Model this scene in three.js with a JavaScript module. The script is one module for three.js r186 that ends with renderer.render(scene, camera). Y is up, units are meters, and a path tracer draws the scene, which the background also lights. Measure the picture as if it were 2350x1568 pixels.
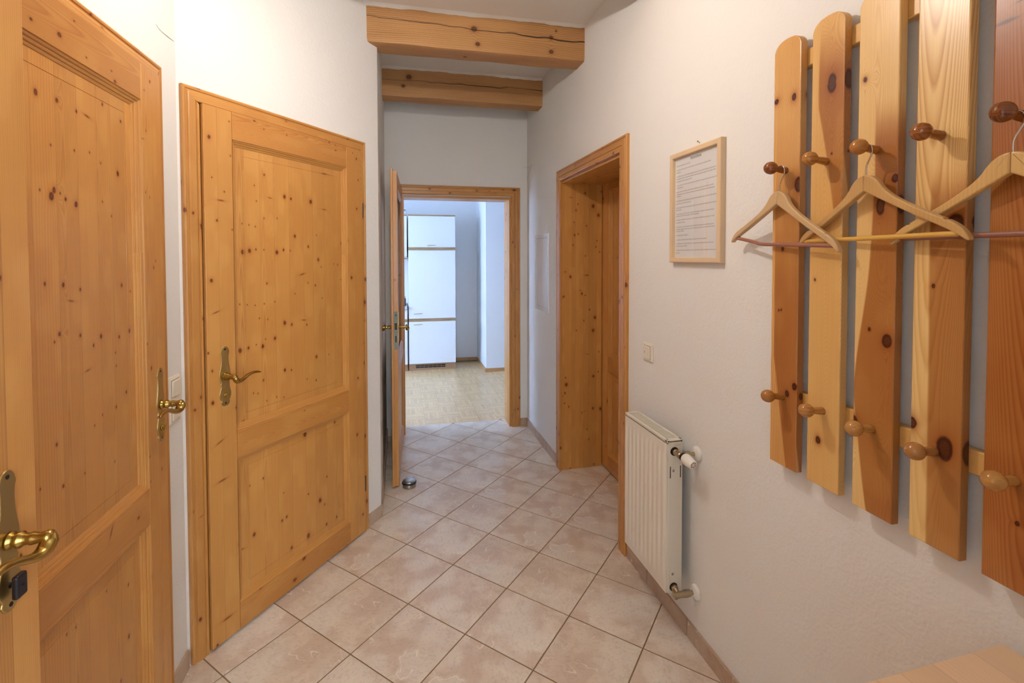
import * as THREE from 'three';
import { mergeGeometries } from 'three/addons/utils/BufferGeometryUtils.js';
import { RoundedBoxGeometry } from 'three/addons/geometries/RoundedBoxGeometry.js';

// ------------------------------------------------------------------ camera, sky, exposure
const scene = new THREE.Scene();
const camera = new THREE.PerspectiveCamera(2 * Math.atan(784 / 1088.81) * 180 / Math.PI, 2350 / 1568, 0.05, 60);
camera.rotation.order = 'YXZ';
camera.rotation.set(-0.026603, -0.217041, -0.002373);
camera.position.set(-0.2365, 1.4549, 2.6356);
camera.setViewOffset(2350, 1568, 18.11, 163.97, 2350, 1568);
const renderer = new THREE.WebGLRenderer({ antialias: true });
renderer.toneMapping = THREE.LinearToneMapping;
renderer.toneMappingExposure = 1.1;
renderer.shadowMap.enabled = true;
renderer.shadowMap.type = THREE.PCFSoftShadowMap;
const SKY = [0.41, 0.61, 1.0], SKY_POWER = 25;      // plain daylight outside the windows
scene.background = new THREE.Color().setRGB(...SKY);
scene.backgroundIntensity = SKY_POWER;
const LAMP = { at: [-0.24, 2.47, 1.24], color: [1.0, 0.935, 0.85], candela: 1.6 };

// ------------------------------------------------------------------ helpers
function rng(seed) { let a = seed >>> 0; return () => { a = (a + 0x6d2b79f5) | 0; let t = Math.imul(a ^ (a >>> 15), 1 | a); t = (t + Math.imul(t ^ (t >>> 7), 61 | t)) ^ t; return ((t ^ (t >>> 14)) >>> 0) / 4294967296; }; }
const P = new Float32Array(65536); { const r = rng(77); for (let i = 0; i < 65536; i++) P[i] = r(); }
function noise(x, y) {            // value noise, 0..1
  const xi = Math.floor(x), yi = Math.floor(y); let fx = x - xi, fy = y - yi;
  fx = fx * fx * (3 - 2 * fx); fy = fy * fy * (3 - 2 * fy);
  const a = (xi & 255) | ((yi & 255) << 8), b = ((xi + 1) & 255) | ((yi & 255) << 8), c = (xi & 255) | (((yi + 1) & 255) << 8), d = ((xi + 1) & 255) | (((yi + 1) & 255) << 8);
  return P[a] + (P[b] - P[a]) * fx + (P[c] - P[a] + (P[a] - P[b] - P[c] + P[d]) * fx) * fy;
}
const fbm = (x, y, n = 4) => { let s = 0, a = 0.5, t = 0; for (let i = 0; i < n; i++) { s += a * noise(x + i * 17.3, y + i * 9.1); t += a; a *= 0.5; x *= 2.03; y *= 2.03; } return s / t; };
const clamp = (v, a = 0, b = 1) => Math.min(b, Math.max(a, v));
const sstep = (a, b, v) => { const t = clamp((v - a) / (b - a)); return t * t * (3 - 2 * t); };
const hex = (h) => [(h >> 16 & 255) / 255, (h >> 8 & 255) / 255, (h & 255) / 255];
const mix3 = (a, b, t) => [a[0] + (b[0] - a[0]) * t, a[1] + (b[1] - a[1]) * t, a[2] + (b[2] - a[2]) * t];

function dataTex(w, h, fn, srgb = true) {          // fn(x, y) -> [r, g, b] 0..1
  const d = new Uint8Array(w * h * 4);
  for (let y = 0, k = 0; y < h; y++) for (let x = 0; x < w; x++, k += 4) {
    const c = fn(x, y);
    d[k] = clamp(c[0]) * 255; d[k + 1] = clamp(c[1]) * 255; d[k + 2] = clamp(c[2]) * 255; d[k + 3] = 255;
  }
  const t = new THREE.DataTexture(d, w, h, THREE.RGBAFormat);
  t.wrapS = t.wrapT = THREE.RepeatWrapping; t.magFilter = THREE.LinearFilter; t.minFilter = THREE.LinearMipmapLinearFilter; t.generateMipmaps = true;
  if (srgb) t.colorSpace = THREE.SRGBColorSpace;
  t.needsUpdate = true;
  return t;
}

const used = {}, kidNames = new Map();
function partName(name, parent) { let k = kidNames.get(parent); if (!k) kidNames.set(parent, k = {}); const c = k[name] = (k[name] ?? -1) + 1; return c ? name + '_' + String(c).padStart(3, '0') : name; }
function numbered(name) { const n = used[name] = (used[name] ?? -1) + 1; return n ? name + '_' + String(n).padStart(3, '0') : name; }
function tag(o, label, category, group, kind) {
  o.userData = { ...(label && { label }), ...(category && { category }), ...(group && { group }), ...(kind && { kind }) };
  return o;
}
function thing(name, label, category, at = [0, 0, 0], turn = 0, group, kind) {
  const o = new THREE.Group(); o.name = numbered(name); o.position.set(...at); o.rotation.y = turn; scene.add(o);
  return tag(o, label, category, group, kind);
}
function obj(name, geos, mat, parent) {
  const list = [].concat(geos);
  const g = list.length > 1 ? merge(list) : list[0];
  const m = new THREE.Mesh(g, mat); m.castShadow = m.receiveShadow = true;
  let n = name;
  if (parent) { n = partName(name, parent); parent.add(m); } else { n = numbered(name); scene.add(m); }
  m.name = n;
  return m;
}
function sub(name, parent, at = [0, 0, 0]) {        // a part that is a group of sub-parts
  const o = new THREE.Group(); o.name = partName(name, parent); o.position.set(...at); parent.add(o); return o;
}
function struct(name, geos, mat, label) { const m = obj(name, geos, mat); return tag(m, label, null, null, 'structure'); }
function merge(list) {
  return mergeGeometries(list.map((g) => { g = g.index ? g.toNonIndexed() : g; for (const k of Object.keys(g.attributes)) if (!['position', 'normal', 'uv'].includes(k)) g.deleteAttribute(k); return g; }));
}
const box = (x0, x1, y0, y1, z0, z1, r = 0) => {
  const w = x1 - x0, h = y1 - y0, d = z1 - z0; r = Math.min(r, w / 2.01, h / 2.01, d / 2.01);
  const g = r > 0 ? new RoundedBoxGeometry(w, h, d, 2, r) : new THREE.BoxGeometry(w, h, d);
  return g.translate((x0 + x1) / 2, (y0 + y1) / 2, (z0 + z1) / 2);
};
const cyl = (r0, r1, a, b, n = 20) => {               // tapered cylinder from point a to point b
  const A = new THREE.Vector3(...a), B = new THREE.Vector3(...b), d = B.clone().sub(A);
  const g = new THREE.CylinderGeometry(r1, r0, d.length(), n);
  g.applyQuaternion(new THREE.Quaternion().setFromUnitVectors(new THREE.Vector3(0, 1, 0), d.normalize()));
  return g.translate((a[0] + b[0]) / 2, (a[1] + b[1]) / 2, (a[2] + b[2]) / 2);
};
const lathe = (pts, n = 28) => new THREE.LatheGeometry(pts.map(([r, y]) => new THREE.Vector2(r, y)), n);
function aim(g, at, dir) {                             // turns +y to dir, moves to at
  g.applyQuaternion(new THREE.Quaternion().setFromUnitVectors(new THREE.Vector3(0, 1, 0), new THREE.Vector3(...dir).normalize()));
  return g.translate(...at);
}
function prism(pts, y0, y1) {                          // vertical prism over (x, z) points
  const s = new THREE.Shape(pts.map(([x, z]) => new THREE.Vector2(x, -z)));
  return new THREE.ExtrudeGeometry(s, { depth: y1 - y0, bevelEnabled: false }).rotateX(-Math.PI / 2).translate(0, y0, 0);
}
// uv in metres / (W, L): v runs along the grain axis, u across it; by each triangle's facing
function grain(g, axis = 'y', W = 1, L = 1, off = [0, 0]) {
  const h = g.index ? g.toNonIndexed() : g, p = h.attributes.position, uv = new Float32Array(p.count * 2), a = new THREE.Vector3(), b = new THREE.Vector3(), c = new THREE.Vector3(), n = new THREE.Vector3();
  const ai = 'xyz'.indexOf(axis);
  for (let i = 0; i < p.count; i += 3) {
    a.fromBufferAttribute(p, i); b.fromBufferAttribute(p, i + 1); c.fromBufferAttribute(p, i + 2);
    n.copy(b).sub(a).cross(c.clone().sub(a));
    const w = [Math.abs(n.x), Math.abs(n.y), Math.abs(n.z)]; w[ai] *= 0.3;
    const dom = w.indexOf(Math.max(...w));
    let acr = [0, 1, 2].filter((k) => k !== ai && k !== dom)[0], al = ai;
    if (dom === ai) { const o = [0, 1, 2].filter((k) => k !== ai); acr = o[0]; al = o[1]; }
    [a, b, c].forEach((v, k) => { uv[(i + k) * 2] = v.getComponent(acr) / W + off[0]; uv[(i + k) * 2 + 1] = v.getComponent(al) / L + off[1]; });
  }
  h.setAttribute('uv', new THREE.BufferAttribute(uv, 2));
  return h;
}
function wallUV(g, scale = 1) {                         // metres along the wall and up it
  const h = g.index ? g.toNonIndexed() : g; h.computeVertexNormals();
  const p = h.attributes.position, nn = h.attributes.normal, uv = new Float32Array(p.count * 2);
  for (let i = 0; i < p.count; i++) {
    const x = p.getX(i), y = p.getY(i), z = p.getZ(i), nx = nn.getX(i), ny = nn.getY(i), nz = nn.getZ(i);
    if (Math.abs(ny) > 0.7) { uv[2 * i] = x * scale; uv[2 * i + 1] = z * scale; } else { uv[2 * i] = (x * nz - z * nx) * scale; uv[2 * i + 1] = y * scale; }
  }
  h.setAttribute('uv', new THREE.BufferAttribute(uv, 2));
  return h;
}
// a profile of [inset, height] points swept round three or four sides of a rectangle with mitred corners; one geometry per side, in order left, top, right, bottom
function mitred(x0, x1, y0, y1, prof, open = false) {
  const sides = [];
  const side = (f, prof0, ax) => {
    const pos = [], uv = []; let arc = 0;
    for (let i = 0; i + 1 < prof0.length; i++) {
      const [a0, a1] = f(prof0[i]), [b0, b1] = f(prof0[i + 1]), e = arc + Math.hypot(prof0[i + 1][0] - prof0[i][0], prof0[i + 1][1] - prof0[i][1]);
      pos.push(...a0, ...b0, ...b1, ...a0, ...b1, ...a1);
      uv.push(arc, a0[ax], e, b0[ax], e, b1[ax], arc, a0[ax], e, b1[ax], arc, a1[ax]); arc = e;
    }
    const g = new THREE.BufferGeometry(); g.setAttribute('position', new THREE.Float32BufferAttribute(pos, 3)); g.setAttribute('uv', new THREE.Float32BufferAttribute(uv, 2)); g.computeVertexNormals();
    sides.push(g);
  };
  const yb = (d) => open ? y0 : y0 + d;
  const pf = Array.isArray(prof[0][0]) ? prof : [prof, prof, prof, prof];      // one profile, or one for each side
  side(([d, z]) => [[x0 + d, yb(d), z], [x0 + d, y1 - d, z]], pf[0], 1);
  side(([d, z]) => [[x0 + d, y1 - d, z], [x1 - d, y1 - d, z]], pf[1], 0);
  side(([d, z]) => [[x1 - d, y1 - d, z], [x1 - d, yb(d), z]], pf[2], 1);
  if (!open) side(([d, z]) => [[x1 - d, y0 + d, z], [x0 + d, y0 + d, z]], pf[3], 0);
  return sides;
}
function scaleUV(g, W, L, off = [0, 0]) { const u = g.attributes.uv; for (let i = 0; i < u.count; i++) u.setXY(i, u.getX(i) / W + off[0], u.getY(i) / L + off[1]); return g; }
// a tube of changing, flattened cross-section along points
function sweep(pts, radii, flat = 1, n = 12, steps = 40, up = [0, 0, 1]) {
  const curve = new THREE.CatmullRomCurve3(pts.map((p) => new THREE.Vector3(...p))), pos = [], idx = [], U = new THREE.Vector3(...up);
  for (let i = 0; i <= steps; i++) {
    const t = i / steps, c = curve.getPoint(t), T = curve.getTangent(t), N = U.clone().sub(T.clone().multiplyScalar(U.dot(T))).normalize(), B = T.clone().cross(N);
    const f = t * (radii.length - 1), k = Math.min(Math.floor(f), radii.length - 2), r = radii[k] + (radii[k + 1] - radii[k]) * (f - k);
    for (let j = 0; j < n; j++) { const a = j / n * Math.PI * 2; const v = c.clone().addScaledVector(N, Math.cos(a) * r * flat).addScaledVector(B, Math.sin(a) * r); pos.push(v.x, v.y, v.z); }
  }
  for (let i = 0; i < steps; i++) for (let j = 0; j < n; j++) { const a = i * n + j, b = i * n + (j + 1) % n; idx.push(a, b, a + n, b, b + n, a + n); }
  const s = pos.length / 3; for (const [e, o] of [[0, 0], [steps, 1]]) { const c = curve.getPoint(e / steps); pos.push(c.x, c.y, c.z); for (let j = 0; j < n; j++) { const a = e * n + j, b = e * n + (j + 1) % n; o ? idx.push(s + 1, a, b) : idx.push(s, b, a); } }
  const g = new THREE.BufferGeometry(); g.setAttribute('position', new THREE.Float32BufferAttribute(pos, 3)); g.setAttribute('uv', new THREE.Float32BufferAttribute(new Float32Array(pos.length / 3 * 2), 2)); g.setIndex(idx); g.computeVertexNormals();
  return g;
}

// ------------------------------------------------------------------ wood
// o: w, h metres; n pixels per metre; staves [min, max] width; a light / b dark grain colours; knots [x, y, r] in mm (r < 0: a streak)
function wood(o) {
  const W = Math.round(o.w * o.n), H = Math.round(o.h * o.n), r = rng(o.seed), disp = new Float32Array(W * H), dark = new Float32Array(W * H), core = new Float32Array(W * H);
  const staves = []; let x = -r() * 0.03; while (x < o.w) { const w = o.staves[0] + r() * (o.staves[1] - o.staves[0]); staves.push({ x, w, f: 170 + r() * 260, p: r() * 50, k: (r() - 0.5) * 0.012, t: (r() - 0.5) * (o.tone ?? 0.10), c: x + w * (r() * 1.6 - 0.3), s: r() < (o.flat ?? 0.3) }); x += w; }
  const list = (o.knots || []).map(([a, b, c, e]) => [a / 1000, b / 1000, c / 1000, e]);
  for (let i = 0; i < (o.more || 0); i++) list.push([r() * o.w, r() * o.h, (r() < 0.15 ? -1 : 1) * ((o.kmin ?? 0.002) + 0.007 * r() ** 3)]);
  for (const [kx, ky, kr, el] of list) {
    const R = Math.abs(kr) * (o.swell ?? 1.2), streak = kr < 0, ax = streak ? 2.4 : 0.82, ay = streak ? 0.5 : (el ?? 1.12), reach = R * 9 + 0.02, tilt = streak ? (noise(kx * 91, ky * 37) - 0.4) * 0.9 : 0;
    for (let j = Math.max(0, Math.floor((ky - reach) * o.n)); j < Math.min(H, (ky + reach) * o.n); j++) for (let i = Math.max(0, Math.floor((kx - reach * 0.6) * o.n)); i < Math.min(W, (kx + reach * 0.6) * o.n); i++) {
      const dx = i / o.n - kx, dy0 = j / o.n - ky, dy = dy0 - dx * tilt, q = i + j * W;
      const wob = 1 + 0.22 * (noise(kx * 300 + Math.atan2(dy, dx) * 1.2, ky * 300) - 0.5);
      const d = Math.hypot(dx / (R * ax * wob), dy / (R * ay * wob));
      core[q] = Math.max(core[q], streak ? 0.6 * (1 - sstep(0.35, 1.05, d)) : (1 - sstep(0.78, 1.1, d)) * (0.72 + 0.28 * sstep(0.45, 0.8, d)));
      dark[q] = Math.max(dark[q], (streak ? 0.45 : 0.85) * Math.exp(-Math.max(0, d - 0.9) * (streak ? 1.6 : 1.25)));
      if (!streak) disp[q] += R * (o.swirl ?? 1.1) * Math.tanh(dx / R * 1.6) * Math.exp(-Math.abs(dy) / (R * 3.2)) * Math.exp(-Math.abs(dx) / (R * 2.4));
    }
  }
  const A = hex(o.a), B = hex(o.b), K = hex(o.knot ?? 0x4a260f), Hh = hex(o.halo ?? 0xa8632a), cr = o.contrast ?? 0.55, heart = o.heart;
  let si = 0;
  return dataTex(W, H, (px, py) => {
    if (px === 0) si = 0;
    const X = px / o.n, Y = py / o.n, q = px + py * W;
    while (si + 1 < staves.length && X > staves[si + 1].x) si++;
    const s = staves[si];
    const warp = (noise(X * 6 + s.p, Y * 0.9 + s.p) - 0.5) * (o.wander ?? 0.02) + (noise(X * 40 + s.p, Y * 3) - 0.5) * 0.0025;
    let u = X + warp + s.k * Y + disp[q], ring;
    if (s.s) { const c = u - s.c - (noise(Y * 1.3, s.p) - 0.5) * 0.03; ring = (c * c * (o.cath ?? 900) * 9 + Y * (o.up ?? 5) + s.p); } else ring = u * s.f * 0.55 + s.p;
    const fr = ring - Math.floor(ring), line = fr < 0.8 ? Math.pow(fr / 0.8, 2.2) : Math.pow((1 - fr) / 0.2, 1.2);
    const soft = 0.55 + 0.9 * (noise(X * 17 + s.p, Y * 0.8) - 0.3);
    let g = line * soft * cr;
    const fib = (noise(X * 1100, Y * 9 + s.p) - 0.5) * 0.07 + (noise(X * 380, Y * 4) - 0.5) * 0.07;
    let c = mix3(A, B, clamp(g + 0.16 * (fbm(X * 9 + s.p, Y * 1.4, 2) - 0.35) + fib));
    let tone = 1 + s.t;
    if (px + 1 < W && staves[si + 1] && (px + 1) / o.n > staves[si + 1].x) tone *= 0.86;
    if (heart) { const hm = heart(X, Y, noise); c = mix3(c, [c[0] * 0.72, c[1] * 0.545, c[2] * 0.39], hm); }
    c = mix3(c, [1.0, 0.84, 0.52], 0.10 * sstep(0.50, 0.85, noise(X * 26 + s.p * 3, Y * 11 + s.p)) * (o.blotch ?? 1));
    c = mix3(c, Hh, dark[q] * 0.75);
    const kd = 0.75 + 0.5 * noise(X * 700, Y * 700);
    c = mix3(c, [K[0] * kd, K[1] * kd, K[2] * kd], core[q]);
    return [c[0] * tone, c[1] * tone, c[2] * tone];
  });
}
const woodMat = (map, o = {}) => new THREE.MeshPhysicalMaterial({ map, roughness: 0.34, ...o });

// knots of the two closed doors in the left walls, in mm from the latch edge and the bottom edge of each leaf
const KNOTS_SECOND = [[21,1881,5],[100,1956,2],[103,1828,2],[29,1736,2],[76,1690,2],[63,1656,-6],[-6,1634,4],[45,1581,3],[264,1783,3],[290,1692,-4],[226,1672,2],[363,1705,6],[397,1700,4],[508,1699,7],[595,1840,-7],[589,1671,-5],[217,1734,2],[767,1970,2],[794,1947,4],[806,1841,3],[793,1693,4],[260,1605,2],[324,1610,2],[161,1577,2],[190,1574,2],[219,1569,2],[105,1550,2],[161,1466,7],[191,1471,6],[220,1477,3],[257,1476,2],[320,1466,6],[354,1477,4],[390,1474,2],[415,1538,5],[490,1493,4],[540,1547,2],[700,1514,4],[719,1529,6],[549,1434,5],[646,1413,2],[673,1409,3],[566,1400,2],[453,1369,-6],[20,1361,5],[486,1329,2],[529,1315,3],[750,1342,6],[693,1334,2],[269,1337,3],[412,1285,2],[570,1253,2],[145,1262,2],[177,1257,2],[212,1252,2],[255,1254,2],[306,1258,2],[36,1243,-5],[231,1197,2],[270,1188,2],[355,1163,6],[392,1151,4],[460,1162,-5],[476,1139,3],[258,1107,2],[304,1104,5],[215,1092,2],[245,1080,6],[179,1085,4],[143,1081,7],[3,1098,3],[530,982,5],[608,978,2],[17,1030,3],[352,959,5],[387,951,3],[245,940,3],[474,891,2],[527,873,3],[17,912,5],[109,869,3],[198,899,2],[219,892,2],[308,853,2],[345,842,2],[152,799,3],[260,851,2],[790,823,4],[42,759,-6],[779,532,5],[641,638,4],[457,642,8],[48,612,-7],[237,535,3],[175,532,2],[337,428,2],[585,393,3],[472,361,3],[715,317,3],[539,302,5],[191,325,6],[113,335,4],[132,296,-6],[327,312,4],[350,317,4],[569,266,3],[647,166,4],[580,164,5],[469,169,8],[374,166,5],[817,97,5],[542,297,7],[58,80,-8],[17,6,4]];
const RAILS_SECOND = [[208,1986,3],[251,1964,2],[364,1967,2],[608,1990,3],[648,1985,2],[440,758,2],[426,104,7],[374,40,7],[202,116,5]];
const KNOTS_FIRST = [[486,1785,5],[424,1788,4],[360,1783,3],[321,1783,-5],[259,1831,3],[180,1810,3],[370,1691,2],[315,1698,2],[272,1681,2],[199,1667,5],[448,1576,7],[440,1590,5],[404,1575,3],[369,1567,5],[482,1585,2],[421,1586,2],[269,1585,2],[232,1552,2],[60,1960,3],[93,1924,2],[88,1810,2],[107,1783,-3],[97,1632,2],[76,1620,2],[446,1686,2],[475,1389,3],[419,1384,4],[362,1370,3],[395,1346,-4],[193,1370,4],[152,1351,2],[61,1415,3],[49,1434,2],[521,1471,2],[435,1277,4],[366,1263,3],[288,1248,4],[210,1234,3],[451,1262,2],[318,1231,3],[342,1175,-4],[226,1160,2],[556,1339,-6],[106,1196,2],[231,1053,3],[290,1051,2],[183,1079,3],[322,1035,2],[87,1121,4],[453,1039,3],[436,940,3],[504,966,2],[363,936,2],[243,913,2],[503,841,3],[454,683,2],[292,603,2],[195,553,3],[408,600,2],[438,607,2],[38,802,3],[105,867,2],[105,794,2],[115,515,4],[239,324,3]];
const RAILS_FIRST = [[521,1918,3],[440,1924,5],[350,1912,2],[236,1897,4],[390,1977,2],[161,783,5],[173,724,4],[299,756,-6],[552,758,-6]];

const PINE = { a: 0xca904c, b: 0x945426, staves: [0.045, 0.085], n: 900, contrast: 0.34, tone: 0.07, halo: 0x9a5420, knot: 0x5e3016 };
const DW = 0.86, DH = 2.0;
const mirror = (l, w) => l.map(([x, y, r]) => [w - x, y, r]);
const MAP = {
  second: wood({ ...PINE, w: DW, h: DH, seed: 11, knots: KNOTS_SECOND }),
  first: wood({ ...PINE, w: DW, h: DH, seed: 23, knots: mirror(KNOTS_FIRST, 0.835 * 1000), more: 6 }),
  other: wood({ ...PINE, w: DW, h: DH, seed: 37, more: 55, n: 700 }),
  board: wood({ ...PINE, w: 0.30, h: 2.1, seed: 61, staves: [0.07, 0.09], flat: 0.35, more: 26, tone: 0.06 }),
  plain: wood({ ...PINE, w: 0.30, h: 2.1, seed: 71, staves: [0.10, 0.11], flat: 0, wander: 0.004, more: 4, tone: 0.05, contrast: 0.3, n: 700 }),
  casing: wood({ ...PINE, w: 0.30, h: 2.1, seed: 73, staves: [0.099, 0.101], flat: 0, wander: 0.007, kmin: 0.003, more: 42, tone: 0.05, contrast: 0.42, n: 800 }),
  lining: wood({ ...PINE, w: 0.60, h: 2.1, seed: 67, n: 800, staves: [0.05, 0.09], more: 110, kmin: 0.003, tone: 0.09 }),
};
const railMap = (seed, list, w) => wood({ ...PINE, a: 0xc28645, b: 0x8c4e22, w: 0.36, h: 0.9, seed, n: 900, staves: [0.118, 0.1205], flat: 0.6, cath: 500, up: 9, more: 3, knots: list.map(([x, y, r]) => [y < 300 ? y - 12 : y < 1000 ? 125 + (y - 673) : 245 + (y - 1892), x, r]) });
MAP.railSecond = railMap(5, RAILS_SECOND); MAP.railFirst = railMap(8, mirror(RAILS_FIRST, 835));
const M = {};
for (const k of ['second', 'first', 'other', 'railSecond', 'railFirst', 'board', 'lining', 'plain', 'casing']) M[k] = woodMat(MAP[k]);

// plaster
function tnoise(x, y, per) { const xi = Math.floor(x), yi = Math.floor(y); let fx = x - xi, fy = y - yi; fx = fx * fx * (3 - 2 * fx); fy = fy * fy * (3 - 2 * fy);
  const g = (a, b) => P[(a % per) + (b % per) * 251 & 65535], a = g(xi, yi), b = g(xi + 1, yi), c = g(xi, yi + 1), d = g(xi + 1, yi + 1); return a + (b - a) * fx + (c - a + (a - b - c + d) * fx) * fy; }
const plasterBump = dataTex(1024, 1024, (x, y) => { const u = x / 1024, v = y / 1024; let h = 0; for (const [k, w] of [[47, 0.16], [79, 0.20], [127, 0.24], [193, 0.24], [311, 0.16]]) h += w * tnoise(u * k + 0.37 * k % 1, v * k, k); return [h, h, h]; }, false);
const plaster = (color, scale = 0.0016) => new THREE.MeshStandardMaterial({ color, roughness: 0.92, bumpMap: plasterBump, bumpScale: scale });
M.wall = plaster(0xe9e7e4); M.ceiling = plaster(0xe9e6e1, 0.001);
M.kitchenWall = plaster(0xe8e8ea, 0.0008);
M.white = new THREE.MeshStandardMaterial({ color: 0xe9e6df, roughness: 0.35 });
M.plastic = new THREE.MeshPhysicalMaterial({ color: 0xebe4d4, roughness: 0.28 });
M.dark = new THREE.MeshStandardMaterial({ color: 0x1b1714, roughness: 0.6 });
M.black = new THREE.MeshStandardMaterial({ color: 0x14121a, roughness: 0.35 });
M.brass = new THREE.MeshStandardMaterial({ color: 0xae9250, metalness: 1, roughness: 0.26 });
M.brassPlate = new THREE.MeshStandardMaterial({ color: 0xbfa86e, metalness: 1, roughness: 0.34 });
M.steel = new THREE.MeshStandardMaterial({ color: 0xa9a9a6, metalness: 1, roughness: 0.3 });
M.nickel = new THREE.MeshStandardMaterial({ color: 0xb9ab92, metalness: 1, roughness: 0.3 });
M.hinge = new THREE.MeshStandardMaterial({ color: 0x6a6052, metalness: 0.9, roughness: 0.45 });
M.chrome = new THREE.MeshStandardMaterial({ color: 0xc9c9c9, metalness: 1, roughness: 0.15 });
M.glass = new THREE.MeshPhysicalMaterial({ color: 0xffffff, roughness: 0.02, transmission: 1, thickness: 0, ior: 1.5 });

// tiles
const tileTex = (seed, base) => { const A = hex(base); return dataTex(512, 512, (px, py) => {
  const x = px / 512 * 4, y = py / 512 * 4, s = seed * 7.7;
  const w = fbm(x * 1.1 + s, y * 1.1, 4), big = fbm(x * 0.6 + s + 40, y * 0.6, 3);
  let c = mix3(A, [A[0] * 0.94, A[1] * 0.895, A[2] * 0.865], sstep(0.35, 0.65, big));
  c = mix3(c, [A[0] * 1.05, A[1] * 1.05, A[2] * 1.03], 0.4 * sstep(0.45, 0.7, w));
  const sp = fbm(x * 9 + s, y * 9 + x * 3, 3); c = mix3(c, [A[0] * 0.72, A[1] * 0.68, A[2] * 0.62], 0.16 * sstep(0.50, 0.80, sp));
  const wx = x + (fbm(x * 1.3 + s, y * 1.3 + 9, 3) - 0.5) * 1.5, wy = y + (fbm(x * 1.3 + 31 + s, y * 1.3, 3) - 0.5) * 1.5;
  const v = Math.abs(noise(wx * 0.9 + s, wy * 0.9 + s) - 0.5), m = noise(x * 1.7 + s, y * 1.7 + 77);
  c = mix3(c, [1.0, 0.97, 0.92], 0.52 * (1 - sstep(0.003, 0.016, v)) * sstep(0.42, 0.62, m));
  return c;
}); };
const tileBump = dataTex(256, 256, (x, y) => { const h = fbm(x / 12, y / 12, 4); return [h, h, h]; }, false);
const TILES = [[1, 0xe6dacc], [2, 0xe2d5c6], [3, 0xe8ddd0], [4, 0xe4d8c9]].map(([s, c]) => new THREE.MeshPhysicalMaterial({ map: tileTex(s, c), roughness: 0.26, bumpMap: tileBump, bumpScale: 0.0006 }));
M.grout = new THREE.MeshStandardMaterial({ color: 0x8c7657, roughness: 0.95 });
M.skirting = new THREE.MeshPhysicalMaterial({ map: tileTex(9, 0xc0a995), roughness: 0.4 });

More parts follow.
